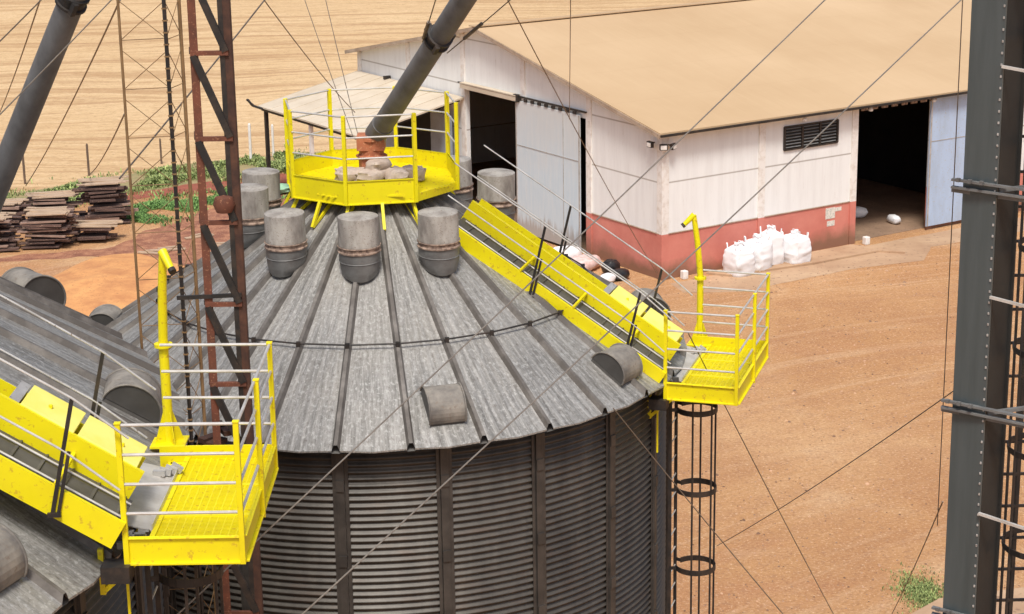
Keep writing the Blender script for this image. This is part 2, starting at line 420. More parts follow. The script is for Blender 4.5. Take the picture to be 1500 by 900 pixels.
def grass(name, label, pts_fn, count, h, mat, seed):
    r = random.Random(seed); mb = MB()
    for _ in range(count):
        x, y, hh = pts_fn(r)
        a = r.uniform(0, 2 * pi); L = h * hh * r.uniform(.5, 1.2); w = L * r.uniform(.10, .22); lean = r.uniform(.1, .9) * L
        dx, dy = cos(a), sin(a)
        b0 = Vector((x, y, 0)); mid = b0 + Vector((dx * lean * .35, dy * lean * .35, L * .6)); tip = b0 + Vector((dx * lean, dy * lean, L * r.uniform(.7, 1)))
        s = Vector((-dy * w, dx * w, 0))
        mb.add([b0 - s * .6, b0 + s * .6, mid + s, tip, mid - s], [(0, 1, 2, 4), (4, 2, 3)])
    o = mb.build(name, mat); tag(o, label, 'grass', kind='stuff'); return o
def along(line, spread, dens=1.3):
    L = [(Vector(a), Vector(b)) for a, b in zip(line[:-1], line[1:])]
    tot = [(b - a).length for a, b in L]
    def fn(r):
        while True:
            k = r.choices(range(len(L)), tot)[0]; t = r.random(); p = L[k][0].lerp(L[k][1], t)
            q = r.gauss(0, .5) * spread; d = (L[k][1] - L[k][0]).normalized(); x = p.x - d.y * q; y = p.y + d.x * q
            cl = noise.noise(Vector((x * .55, y * .55, 5)))
            if cl * dens + r.uniform(-.25, .6) > .05: return x, y, .6 + max(0, cl) * 1.3
    return fn
grass('field_edge_grass', 'rough green grass along the edge of the harvested field', along([(-60, 72.5), (-25, 89.3), (-18, 95), (-12, 99.2), (-4, 101)], 2.2, 2.2), 70000, .24, M['grass'], 3)
grass('yard_grass', 'patch of lush green grass right of the board stacks', along([(-17.6, 86.8), (-15.8, 89.3), (-13.3, 91.6), (-11.2, 92.8)], 1.5, 2), 34000, .20, M['grass_green'], 4)
grass('corner_weeds', 'yellowish weeds at the bottom right by the steel column', lambda r: (10.0 + r.gauss(0, .30), 44.5 + r.gauss(0, .55), 1), 3000, .08, M['grass'], 5)
o = sheet('kerb_slab', [(8.9, 42.6), (10.3, 44.0), (16, 45.5), (16, 38), (8.9, 38)], .09, M['apron'])

def stones():
    r = random.Random(21); mb = MB()
    for _ in range(5200):
        x = r.uniform(1.5, 26); y = r.uniform(41, 77)
        if (x - WX_) * .84 + (y - WY_) * .54 > -.5 and -(x - WX_) * .54 + (y - WY_) * .84 > -.3: continue
        if noise.noise(Vector((x * .3, y * .3, 2))) < r.uniform(-.5, .45): continue
        q = r.uniform(.015, .038) * (1.8 if r.random() < .05 else 1)
        P = [Vector((r.uniform(-1, 1) * .4 + cos(a) * 1, r.uniform(-1, 1) * .3 + sin(a), 0)) * q for a in (0, 1.3, 2.5, 3.8, 5.1)]
        mb.add([Vector((x, y, .002)) + p for p in P] + [Vector((x, y, .002)) + p * .55 + Vector((0, 0, q * r.uniform(.4, .8))) for p in P],
               [(k, (k + 1) % 5, (k + 1) % 5 + 5, k + 5) for k in range(5)] + [(5, 6, 7, 8, 9)])
    o = mb.build('gravel', M['gravel']); tag(o, 'loose stones and clods strewn over the orange yard', 'gravel', kind='stuff')
WX_, WY_ = 5.93, 74.73
M['gravel'] = mk_leaf('loose_stones', (.16, .085, .05), (.34, .21, .13))
stones()

# ------------------------------------------------------------------ grain silos
def ang_pt(r, phi, z): a = R(phi); return Vector((r * sin(a), -r * cos(a), z))

def build_silo(name, label, cx, cy, Re, Rw, ze, k, npan, phi0, nst, sphi0, zlow):
    root = thing(name, label, 'silo', (cx, cy, 0))
    rin = .85; zr = lambda r: ze + k * (Re - r)
    # --- roof: flat sheets between raised seams
    mb = MB(); ribs = MB(); da = 360 / npan
    rr = [rin, 1.2, 1.8, 2.8, Re * .698, Re * .85, Re] if Re < 6 else [rin, 1.5, 3, 5, Re * .7, Re * .85, Re]
    for i in range(npan):
        for j in range(len(rr) - 1):
            q = []
            for r in (rr[j], rr[j + 1]):
                wa = math.degrees(min(.055 / r, R(da) * .3))
                a0 = phi0 + i * da + wa; a1 = phi0 + (i + 1) * da - wa
                am = (a0 + a1) / 2
                q.append([ang_pt(r, a0, zr(r)), ang_pt(r * cos(R((a1 - a0) / 2)) + (.035 if r == Re else 0), am, zr(r) + (.004 if r < Re else -.016)), ang_pt(r, a1, zr(r))])
            u = i * 7.3; hw = R(da) * rr[j + 1] / 2
            for c in (0, 1):
                mb.quad(q[1][c], q[1][c + 1], q[0][c + 1], q[0][c], [(u + (c - 1) * hw, rr[j + 1]), (u + c * hw, rr[j + 1]), (u + c * hw, rr[j]), (u + (c - 1) * hw, rr[j])])
        # drip lip
        r = Re; wa = math.degrees(.055 / r); a0 = phi0 + i * da + wa; a1 = phi0 + (i + 1) * da - wa
        e = [ang_pt(r, a0, ze), ang_pt(r * cos(R((a1 - a0) / 2)) + .035, (a0 + a1) / 2, ze - .016), ang_pt(r, a1, ze)]
        for c in (0, 1):
            mb.quad(e[c] - Vector((0, 0, .022)), e[c + 1] - Vector((0, 0, .022)), e[c + 1], e[c], [(u, r), (u + 1, r), (u + 1, r + .05), (u, r + .05)])
        # seam rib : raised cap, open at the eave
        h = .075
        for j in range(len(rr) - 1):
            P = []
            for r in (rr[j], rr[j + 1]):
                wa = math.degrees(min(.055 / r, R(da) * .3)); a = phi0 + i * da; z = zr(r)
                P.append([ang_pt(r, a - wa, z), ang_pt(r, a - wa * .45, z + h), ang_pt(r, a + wa * .45, z + h), ang_pt(r, a + wa, z)])
            for c in range(3): ribs.quad(P[1][c], P[1][c + 1], P[0][c + 1], P[0][c])
    roof = mb.build('roof', M['roof'], root)
    ribs.build('roof_seams', M['rib'], roof)
    # underside so the eave is closed
    ub = MB(); nn = 90
    ub.add([ang_pt(r, 360 * t / nn, zr(r) - .06) for r in (Rw - .1, Re - .02) for t in range(nn)], [(t, (t + 1) % nn, (t + 1) % nn + nn, t + nn) for t in range(nn)])
    ub.build('soffit', M['vent_dark'], roof)
    MB().lathe([(.01, zr(rin) + .02), (rin + .06, zr(rin) + .02), (rin + .10, zr(rin) - .05), (rin + .10, zr(rin) - .14)], 32, cap=False).build('roof_collar', M['galv_plate'], roof)
    # --- corrugated wall
    mb = MB(); seg = nst * 6; top = ze + k * (Re - Rw) * .0 + .02; z = zlow; rows = []
    pitch = .1
    n = int((top - zlow) / (pitch / 8))
    for i in range(n + 1):
        z = zlow + i * pitch / 8; r = Rw + .021 * sin(2 * pi * z / pitch)
        rows.append((r, z))
    V = []; F = []
    for r, z in rows: V += [ang_pt(r, 360 * t / seg, z) for t in range(seg)]
    for i in range(len(rows) - 1):
        for t in range(seg): a = i * seg + t; b = i * seg + (t + 1) % seg; F.append((a, b, b + seg, a + seg))
    mb.add(V, F); wl = mb.build('corrugated_wall', M['wall'], root, smooth=True)
    if zlow > .1:
        MB().lathe([(Rw, 0), (Rw, zlow)], nst * 4, cap=False).build('lower_wall', M['wall'], root, smooth=True)
    # --- stiffeners
    for i in range(nst):
        a = sphi0 + i * 360 / nst; mb = MB()
        L = top - .02
        for s_ in (-1, 1):
            mb.box((.035, s_ * .045, L / 2), (.045, .022, L)); mb.box((.02, s_ * .085, L / 2), (.012, .05, L))
        mb.box((.05, 0, L / 2), (.012, .068, L))
        for q in range(6): mb.box((.065, 0, L - .6 - q * 1.1), (.02, .11, .16))
        al = R(a - 90); mb.build('wall_stiffener', M['stiff'], root, loc=(Rw * cos(al), Rw * sin(al), 0), rz=al)
    # bracing ring half way up the roof
    mb = MB(); rg = Re * .698; zg = zr(rg) + .10
    for i in range(npan):
        a = phi0 + i * da
        if i == 1 % npan and False: continue
        g = .0 if i else 2.0
        mb.tube([ang_pt(rg * 1.0, a + g * .4, zg), ang_pt(rg, a + da - .1, zg)], .013, 6)
        mb.box(ang_pt(rg, a, zg - .01), (.06, .06, .07))
    mb.build('roof_bracing_ring', M['dark_steel'], roof)
    return root, roof, zr

K = .6409
S1, roof1, zr1 = build_silo('grain_silo', 'grey corrugated grain silo in the middle with a yellow platform on its peak', -2.10, 29.36, 4.8, 4.48, 11.15, K, 30, -3.3, 20, -3.3, 5.0)
S2, roof2, zr2 = build_silo('grain_silo', 'larger grain silo cut off by the left edge, yellow walkway down its roof', -13.1, 18.9, 9.6, 9.25, 12.9, K, 64, -1.2, 36, -3.0, 9.0)

# --- half-barrel eave vents (axis tangential)
def half_vent(parent, r, L):
    """local x: down the slope, y: barrel axis, z: up from the roof sheet"""
    mb = MB(); n = 16
    arc = [(-r * cos(pi * t / n), r * .86 * sin(pi * t / n)) for t in range(n + 1)]
    for s_ in range(n):
        (x0, z0), (x1, z1) = arc[s_], arc[s_ + 1]
        mb.quad((x0, -L / 2, z0), (x0, L / 2, z0), (x1, L / 2, z1), (x1, -L / 2, z1))
    for yy in (-L / 2, L / 2):      # rolled rims
        mb.tube([(x * 1.012, yy, z * 1.012) for x, z in arc], .014, 6)
    hood = mb.build('roof_vent', M['vent_hood'], parent, smooth=True)
    for yy in (-L / 2 + .004, L / 2 - .004):
        e = MB(); e.add([(x * .99, yy, z * .99) for x, z in arc], [tuple(range(n + 1))]); e.build('end_plate', M['vent_end'], hood)
    b = MB(); b.box((0, 0, -.03), (2 * r - .02, L - .02, .05)); b.build('base_flange', M['vent_dark'], hood)
    return hood
def place_tilted(o, center_r, phi, zr, up=.05, k=K):
    al = R(phi - 90)
    rot = Matrix.Rotation(al, 4, 'Z') @ Matrix.Rotation(math.atan(k), 4, 'Y')
    o.rotation_mode = 'XYZ'; o.rotation_euler = rot.to_euler()
    o.location = ang_pt(center_r, phi, zr(center_r) + up)
v0 = half_vent(S1, .30, .50)
for i, phi in enumerate((15.5, 56, 98, 140, 182, 224, -92, -50)):
    v = v0 if i == 0 else dup(v0, S1)
    place_tilted(v, 4.32 if i else 4.28, phi, zr1)
v0 = half_vent(S2, .33, .60)
for i, (phi, r) in enumerate(((69.3, 9.0), (98.5, 9.05), (132, 9.1), (155, 9.1), (40, 9.1), (10, 9.1), (-20, 9.1), (180, 9.1))):
    v = v0 if i == 0 else dup(v0, S2)
    place_tilted(v, r, phi, zr2)

# --- upright barrel cowls round the peak of the middle silo
def cowl(parent):
    """upright drum cowl: flat dusty top, grain-dust band, grey skirt cut along the roof slope"""
    n = 28
    body = MB(); body.lathe([(.30, .42), (.312, .44), (.312, .47), (.305, .49), (.304, 1.0), (.300, 1.03), (.25, 1.05), (.0, 1.07)], n, cap=False)
    o = body.build('exhaust_cowl', M['vent_pale'], parent, smooth=True)
    bd = MB(); bd.lathe([(.30, .30), (.325, .32), (.325, .345), (.308, .36), (.308, .42), (.325, .43), (.325, .445), (.30, .45)], n, cap=False)
    bd.build('dust_band', M['vent_pink'], o, smooth=True)
    sk = MB(); V = []; rings = [(.307, .32, 0), (.305, .16, .15), (.295, .02, .55), (.265, -.10, 1.0), (.22, -.16, 1.0), (.0, -.12, 1.0)]
    for r, z, t in rings:
        for kq in range(n):
            a = 2 * pi * kq / n; x, y = r * cos(a), r * sin(a)
            V.append((x, y, z - t * K * x * .85))
    F = []
    for i in range(len(rings) - 1):
        for kq in range(n): a = i * n + kq; b = i * n + (kq + 1) % n; F.append((a, a + n, b + n, b))
    sk.add(V, F); sk.tube([(.303 * cos(2 * pi * q / n), .303 * sin(2 * pi * q / n), .14 - .12 * K * .303 * cos(2 * pi * q / n)) for q in range(n + 1)], .010, 5, cap=False)
    sk.build('cowl_skirt', M['vent_grey'], o, smooth=True)
    return o
c0 = cowl(S1)
rnd = random.Random(5)
for i, (phi, rc, dz) in enumerate(((-2, 2.08, .09), (30.5, 2.08, .09), (106, 1.95, .1), (142, 1.95, .1), (178, 1.95, .1), (-146, 1.95, .1), (-110, 1.92, .1), (-74, 1.92, .10), (-34, 2.08, .09))):
    c = c0 if i == 0 else dup(c0, S1)
    c.location = ang_pt(rc, phi, zr1(rc) + dz); c.rotation_euler = (R(rnd.uniform(-2, 2)), R(rnd.uniform(-2, 2)), R(phi - 90 + rnd.uniform(-5, 5))); c.scale = (.97, .97, .70 + rnd.uniform(-.02, .02))

# --- eave platform + roof walkway, local frame: X outwards, Y along the eave, Z up
def platform(parent, P, rz, slope, Lst, davit_xy, davit_dir, ladder_local, far_side_z=0.0):
    W, D, H0, DK = 1.05, 2.40, .27, .13
    f = MB()
    # toe plates / edge channels
    f.box((W / 2, -.012, H0 / 2), (W + .03, .018, H0)); f.box((W + .006, D / 2, H0 / 2), (.018, D, H0))
    f.box((W / 2 - .05, D + .012, H0 / 2), (W + .12, .018, H0)); f.box((.0, D / 2 + .25, .06), (.05, D - .5, .08))
    f.box((W / 2, -.028, .012), (W + .03, .05, .02)); f.box((W + .028, D / 2, .012), (.05, D, .02))
    f.box((W / 2, -.028, H0 - .012), (W + .03, .035, .012)); f.box((W + .024, D / 2, H0 - .012), (.035, D, .012))
    for y in (.02, .8, 1.6, D - .03): f.box((W / 2, y, .06), (W, .05, .08))
    frame = f.build('eave_platform', M['yellow'], parent, loc=P, rz=rz, bevel=.003)
    g = MB(); nb = int(D / .034)
    for i in range(nb):
        y = .03 + i * (D - .05) / nb
        g.box((W / 2 + .09, y, DK), (W - .20, .013, .022))
    for i in range(12):
        g.box((.20 + i * (W - .23) / 11, D / 2, DK - .002), (.012, D - .03, .03))
    for y in (.05, .8, 1.6): g.box((W / 2 + .09, y, DK + .014), (W - .20, .06, .012))
    g.box((.18, D / 2, DK + .014), (.05, D - .04, .03))
    g.build('deck_grating', M['yellow'], frame)
    T = 1.36
    for (x, y, b) in ((.0, -.03, 0), (W, -.03, 0), (W + .035, D * .49, -.03), (W + .02, D, .0)):
        MB().box((x, y, (T + b) / 2), (.05, .05, T - b)).box((x, y, T - .0), (.06, .06, .015)).build('guard_post', M['yellow'], frame, bevel=.004)
    r = .0155
    for kk in range(4):
        z = T - .02 - kk * .28
        MB().tube([(.0, -.03, z), (W, -.03, z)], r, 8).build('guard_rail', M['galv_rail'], frame, smooth=True)
        MB().tube([(W + .01, -.03, z), (W + .02, D, z)], r, 8).build('guard_rail', M['galv_rail'], frame, smooth=True)
        MB().tube([(W + .02, D, z), (davit_xy[0] + .06, D + .04, z)], r, 8).build('guard_rail', M['galv_rail'], frame, smooth=True)
    # brackets under the deck
    for yy in (.25, D - .4):
        b = MB(); b.bar((-.28, yy, -.36), (.12, yy, 0), .045, .045); b.bar((-.3, yy, -.40), (-.3, yy, .05), .05, .05)
        b.build('bracket', M['yellow'], frame)
    bx = MB(); bx.box((-.10, -.02, -.06), (.26, .22, .16)); bx.box((-.05, .6, -.05), (.12, .9, .10)); bx.build('eave_bracket', M['dark_steel'], frame)
    tp = MB(); tp.prism([(-.30, .42, .26), (.15, .42, .14), (.15, 2.0, .14), (-.30, 2.0, .26)], (0, 0, .012))
    tp.prism([(.15, .42, .15), (.16, .42, .15), (.16, 2.0, .15), (.15, 2.0, .15)], (0, 0, .06)); tp.build('landing_plate', M['galv_rail'], frame)
    jk = MB()
    for q in range(9): jk.box((-.06 + .16 * rnd.random(), .06 + .04 * q, .14 + .06 * rnd.random()), (.10, .03, .07), Matrix.Rotation(rnd.random(), 3, 'X'))
    lk = MB()
    for q in range(4): lk.box((.0 + .05 * q, 1.75 + .05 * q, .22), (.12, .06, .06), Matrix.Rotation(.2 * q, 3, 'Y'))
    lk.build('latch', M['galv_plate'], frame)
    jk.build('hinge_bracket', M['vent_grey'], frame)
    # davit arm
    dx, dy = davit_xy; d = MB()
    d.lathe([(.052, .12), (.052, 1.17), (.062, 1.18)], 14, off=(dx, dy, 0)); d.lathe([(.095, 1.17), (.095, 1.205)], 14, off=(dx, dy, 0))
    for a in range(4):
        c_, s_ = cos(a * pi / 2 + .5), sin(a * pi / 2 + .5)
        d.add([(dx + .04 * c_, dy + .04 * s_, .50), (dx + .16 * c_, dy + .16 * s_, .13), (dx + .04 * c_, dy + .04 * s_, .13),
               (dx + .04 * c_ - .01 * s_, dy + .04 * s_ + .01 * c_, .50), (dx + .16 * c_ - .01 * s_, dy + .16 * s_ + .01 * c_, .13), (dx + .04 * c_ - .01 * s_, dy + .04 * s_ + .01 * c_, .13)],
              [(0, 1, 2), (5, 4, 3), (0, 3, 4, 1), (1, 4, 5, 2)])
    d.box((dx, dy, .12), (.36, .36, .02))
    ax, ay = davit_dir
    d.tube([(dx, dy, 1.20), (dx + ax * .06, dy + ay * .06, 1.75), (dx + ax * .14, dy + ay * .14, 2.20)], [.050, .047, .042], 12)
    d.tube([(dx + ax * .13, dy + ay * .13, 2.21), (dx + ax * .32, dy + ay * .32, 2.06)], [.050, .036], 12)
    dv = d.build('davit_arm', M['yellow'], frame, smooth=True)
    MB().tube([(dx + ax * .32, dy + ay * .32, 2.06), (dx + ax * .36, dy + ay * .36, 2.035)], .040, 10).build('hook_block', M['dark_steel'], dv)
    # ---- walkway up the roof: X negative, slope
    U = Vector((-1, 0, slope)).normalized()        # uphill
    Nn = Vector((slope, 0, 1)).normalized()
    A = Vector((-.02, -.10, .19))
    Lean = (Nn * .42 + Vector((0, 0, .58))).normalized()
    def pt(s_, y, h): return A + U * s_ + Vector((0, y, 0)) + Nn * h
    def pr(s_, y, h): return A + U * s_ + Vector((0, y, 0)) + Lean * h
    def beam(mb, y, h0, h1, t, s0=0, s1=Lst):
        q = [pt(s0, y - t / 2, h0), pt(s0, y + t / 2, h0), pt(s0, y + t / 2, h1), pt(s0, y - t / 2, h1)]
        mb.prism(q, U * (s1 - s0))
    st = MB(); beam(st, 0, -.05, .22, .014, .09); beam(st, .025, .208, .22, .05, .09); beam(st, .025, -.05, -.038, .05, .14)
    walk = st.build('roof_walkway', M['yellow'], frame)
    st = MB(); beam(st, .66, .10, .46, .014, .16); beam(st, .685, .448, .46, .05, .16); st.build('side_channel', M['yellow'], walk)
    st = MB(); beam(st, 1.34, .05, .32, .014, .2); st.build('side_channel', M['yellow'], walk)
    tr = MB(); tr.prism([pt(.12, .02, .150), pt(.12, .66, .150), pt(.12, .66, .165), pt(.12, .02, .165)], U * (Lst - .14))
    s_ = .2
    while s_ < Lst - .1:
        tr.box(pt(s_, .33, .172), (.035, .62, .012)); s_ += .27
    tr.build('tread_plate', M['vent_dark'], walk)
    gr = MB()
    for y in (.16, .50): gr.tube([pt(.12, y, .195), pt(Lst - .1, y, .195)], .012, 6)
    gr.build('conduit_pipe', M['galv_rail'], walk, smooth=True)
    s_ = .8
    while s_ < Lst - .3: MB().bar(pt(s_, .0, .24), pt(s_, .66, .30), .035, .03).build('cross_tie', M['yellow'], walk); s_ += .95
    # hatch covers: pale boxes on the far half of the walkway
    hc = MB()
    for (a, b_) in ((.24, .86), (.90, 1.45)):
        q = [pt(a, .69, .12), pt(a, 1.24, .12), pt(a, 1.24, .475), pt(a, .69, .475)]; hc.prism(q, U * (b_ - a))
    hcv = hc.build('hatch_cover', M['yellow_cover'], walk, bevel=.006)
    q = MB(); q.lathe([(.02, 0), (.02, .03), (.0, .035)], 8, off=pt(.45, .95, .475)); q.lathe([(.02, 0), (.02, .03), (.0, .035)], 8, off=pt(1.2, .93, .475)); q.build('cover_knob', M['yellow'], hcv)
    q = MB(); a = 1.47; q.prism([pt(a, .72, .12), pt(a, 1.22, .12), pt(a, 1.22, .46), pt(a, .72, .46)], U * .10); q.build('cover_end', M['galv_plate'], hcv)
    # handrail posts and rails
    s_ = .70
    while s_ < Lst:
        for y, h0 in ((-.02, .0), (1.37, .1)):
            pm = MB(); pm.bar(pr(s_, y, h0), pr(s_, y, 1.10), .036, .016, up=(0, 1, 0)); pm.bar(pr(s_ - .055, y, h0), pr(s_ - .055, y, .62), .032, .014, up=(0, 1, 0))
            pm.box(pr(s_ - .02, y - .01, h0 - .01), (.12, .03, .04))
            pm.build('rail_post', M['dark_steel'], walk)
        s_ += 1.68
    for y in (-.02, 1.37):
        for h in (1.10, .60):
            MB().tube([pr(.12, y, h - .08), pr(.7, y, h), pr(Lst + .05, y, h)], .0115, 8).build('hand_rail', M['galv_rail'] if y < 0 else M['galv_plate'], walk, smooth=True)
    # ---- ladder down the wall with safety cage
    lx, ly, lz = ladder_local
    ld = MB()
    for s_ in (-.2, .2): ld.box((lx, ly + s_, -lz / 2), (.05, .02, lz))
    lad = ld.build('wall_ladder', M['dark_steel'], frame)
    rg = MB(); z = -.25
    while z > -lz: rg.tube([(lx, ly - .2, z), (lx, ly + .2, z)], .011, 6); z -= .30
    rg.build('rungs', M['galv_rail'], lad)
    cc = (lx + .36, ly)
    for i, z in enumerate([-.31 - 1.27 * q for q in range(int((lz - .3) / 1.27))]):
        rad = .305
        hp = MB(); arc = [(cc[0] + rad * cos(R(a)), cc[1] + rad * sin(R(a))) for a in range(-150, 151, 15)]
        for (x0, y0), (x1, y1) in zip(arc[:-1], arc[1:]): hp.bar((x0, y0, z), (x1, y1, z), .010, .085)
        hp.bar((lx, ly - .2, z), (*arc[0], z), .008, .055); hp.bar((lx, ly + .2, z), (*arc[-1], z), .008, .055)
        hp.build('cage_hoop', M['dark_steel'], lad)
    cb = MB()
    for a in (-90, -30, 30, 90):
        x, y = cc[0] + .295 * cos(R(a)), cc[1] + .295 * sin(R(a)); cb.box((x, y, -lz / 2), (.026, .026, lz))
    cb.build('cage_bars', M['dark_steel'], lad)
    yb = MB(); yb.box((lx - .14, ly - .45, -.45), (.022, .03, .9)); yb.build('conduit', M['yellow'], lad)
    return frame

platform(S1, (2.23 + 2.10, 27.26 - 29.36, 10.9), R(-17.3), .636, 3.95, (-.02, 2.52), (-.75, -.35), (-.02, .62, 9.0))
platform(S2, (-3.52 + 13.1, 16.5 - 18.9, 13.0), 0, .62, 8.2, (-.10, 2.95), (.55, -.75), (.10, .55, 11.0))

# --- octagonal platform on the peak of the middle silo
def peak_platform():
    ra, zb, H0 = 1.34, 13.70, .36
    A = [-13 + 45 * i for i in range(8)]
    f = MB()
    for i in range(8):
        a, b = ang_pt(ra, A[i], zb), ang_pt(ra, A[(i + 1) % 8], zb)
        out = (a + b); out.z = 0; out.normalize()
        if i == 1:      # opening to the walkway: lower plate only
            f.prism([a, b, b - out * .02, a - out * .02], (0, 0, .12)); continue
        f.prism([a, b, b - out * .016, a - out * .016], (0, 0, H0))
        f.prism([a + out * .02, b + out * .02, b - out * .03, a - out * .03], (0, 0, .016))
        f.prism([x + Vector((0, 0, H0 - .012)) for x in (a + out * .015, b + out * .015, b - out * .02, a - out * .02)], (0, 0, .012))
    fr = f.build('peak_platform', M['yellow'], S1)
    d = MB(); din = .18; z = zb + .10
    d.add([ang_pt(ra - .02, a, z) for a in A] + [ang_pt(din, a, z) for a in A], [(i, (i + 1) % 8, (i + 1) % 8 + 8, i + 8) for i in range(8)])
    for a in range(-1, 2):
        pass
    dk = d.build('deck', M['yellow'], fr)
    g = MB()
    for i in range(36):
        y = -1.2 + i * 2.4 / 35; w = min(1.2, 1.30 * cos(pi / 8) / max(.35, 1) if abs(y) < .52 else 1.75 - abs(y))
        for sx_ in ((-w, -.24), (.24, w)) if abs(y) < .24 else ((-w, w),):
            g.box(((sx_[0] + sx_[1]) / 2, y, z + .012), (sx_[1] - sx_[0], .016, .02))
    g.build('deck_grating', M['yellow'], fr)
    for i, a in enumerate(A):
        p = ang_pt(ra + .005, a, zb); t = 1.33
        MB().box(p + Vector((0, 0, t / 2)), (.055, .055, t), Matrix.Rotation(R(a), 3, 'Z')).build('guard_post', M['yellow'], fr, bevel=.004)
    for i in range(8):
        if i == 1: continue
        for z_ in (1.31, 1.00, .69):
            MB().tube([ang_pt(ra, A[i], zb + z_), ang_pt(ra, A[(i + 1) % 8], zb + z_)], .0135, 8).build('guard_rail', M['galv_rail'], fr, smooth=True)
    # yellow struts down to the roof sheets
    for a in (-35, -13, 10, 32, 122, 167, 212, 257, 300):
        p = ang_pt(ra - .1, a, zb + .01); q = ang_pt(ra + .10, a, zr1(ra + .10) + .05); q2 = ang_pt(.75, a, zr1(.75) + .05)
        s_ = MB(); s_.bar(p, q, .045, .045); s_.bar(q, ang_pt(ra - .45, a, zb), .04, .04); s_.build('strut', M['yellow'], fr)
    # dark bearing frame under the deck
    b = MB(); b.lathe([(.72, zb - .22), (.78, zb - .2), (.78, zb - .06), (.72, zb - .05)], 24, cap=False)
    for a in range(0, 360, 24): b.box(ang_pt(.85, a, zb - .08), (.05, .05, .12))
    b.build('bearing_ring', M['dark_steel'], fr)
    # rusty inlet where the spout lands
    ib = MB(); ib.lathe([(.20, 13.75), (.20, 14.16), (.24, 14.17), (.24, 14.20), (.19, 14.21), (.19, 14.42), (.225, 14.43), (.225, 14.47)], 8)
    ib.box((.0, 0, 14.40), (.42, .36, .22)); ib.build('inlet_box', M['inlet'], fr, label='rust-red inlet box under the spout')
peak_platform()

# sacks lying round the inlet on the peak platform
def blob(name, size, mat, loc, rz=0, seed=0, sq=2.6, wr=.08, sub=10, group=None, label=None, cat='sack'):
    mb = MB(); V = []; F = []; nu, nv = sub * 2, sub
    for j in range(nv + 1):
        ph = -pi / 2 + pi * j / nv
        for i in range(nu):
            th = 2 * pi * i / nu
            def se(w, e): return math.copysign(abs(w) ** (2 / e), w)
            d = Vector((se(cos(ph), sq) * se(cos(th), sq), se(cos(ph), sq) * se(sin(th), sq), se(sin(ph), sq)))
            n_ = 1 + wr * noise.noise(d * 2.3 + Vector((seed, 0, 0))) * 2 + wr * .6 * noise.noise(d * 6 + Vector((0, seed, 0)))
            V.append((d.x * size[0] / 2 * n_, d.y * size[1] / 2 * n_, max(0, size[2] / 2 * (1 + d.z * n_))))
    for j in range(nv):
        for i in range(nu): a = j * nu + i; b = j * nu + (i + 1) % nu; F.append((a, b, b + nu, a + nu))
    mb.add(V, F); o = mb.build(name, mat, loc=loc, rz=rz, smooth=True)
    tag(o, label, cat, group); return o
for i, (dx, dy, s_, lab) in enumerate(((-.30, -.30, .42, 'dusty stone-like sack left of the rusty inlet on the peak platform'), (.04, -.36, .44, 'dusty sack directly in front of the rusty inlet on the peak platform'),
                                    (.36, -.32, .40, 'dusty sack just right of the inlet front on the peak platform'), (.62, -.22, .34, 'rightmost small dusty sack on the peak platform deck'),
                                    (.12, -.26, .34, 'dusty sack lying on top of the others against the rusty inlet'))):
    blob('sack', (s_ * 1.2, s_ * .9, .22 if i < 4 else .20), M['pale_sack'], (-2.10 + dx, 29.36 + dy, 13.83 + (.0 if i < 4 else .15)), rz=i, seed=i * 3, wr=.17, sq=3.2, group='sacks on the peak platform', label=lab)

# ------------------------------------------------------------------ spout pipes
def spout(name, label, p, q, r, flanges):
    p, q = Vector(p), Vector(q); root = thing(name, label, 'pipe', p); d = q - p
    MB().tube([(0, 0, 0), d], r, 24).build('pipe', M['spout'], root, smooth=True)
    dn = d.normalized(); rot = dn.to_track_quat('Z', 'Y').to_matrix()
    for t in flanges:
        m = MB(); m.lathe([(r * 1.01, -.09), (r * 1.22, -.085), (r * 1.22, -.055), (r * 1.06, -.05), (r * 1.06, .05), (r * 1.22, .055), (r * 1.22, .085), (r * 1.01, .09)], 20, rot, cap=False, off=d * t)
        for a in (0, 120, 240):
            m.box(Vector(d * t) + rot @ Vector((r * 1.3 * cos(R(a)), r * 1.3 * sin(R(a)), 0)), (.06, .06, .16), rot)
        m.build('clamp_flange', M['dark_steel'], root, smooth=False)
    return root
sp = spout('grain_spout', 'thick grey spout pipe coming down onto the peak platform', (-2.02, 29.34, 14.50), (.55, 24.6, 18.7), .158, (.41, .985) )
e = MB(); e.tube([(-.02, 0, -.12), (0, 0, .02), Vector((2.57, -4.74, 4.2)) * .05], [.15, .172, .172], 18); e.build('elbow', M['spout'], sp, smooth=True)
spout('grain_spout', 'thick grey spout pipe crossing the top left corner of the view', (-7.6, 24.4, 12.6), (-4.55, 21.6, 17.95), .148, (.0, .915))

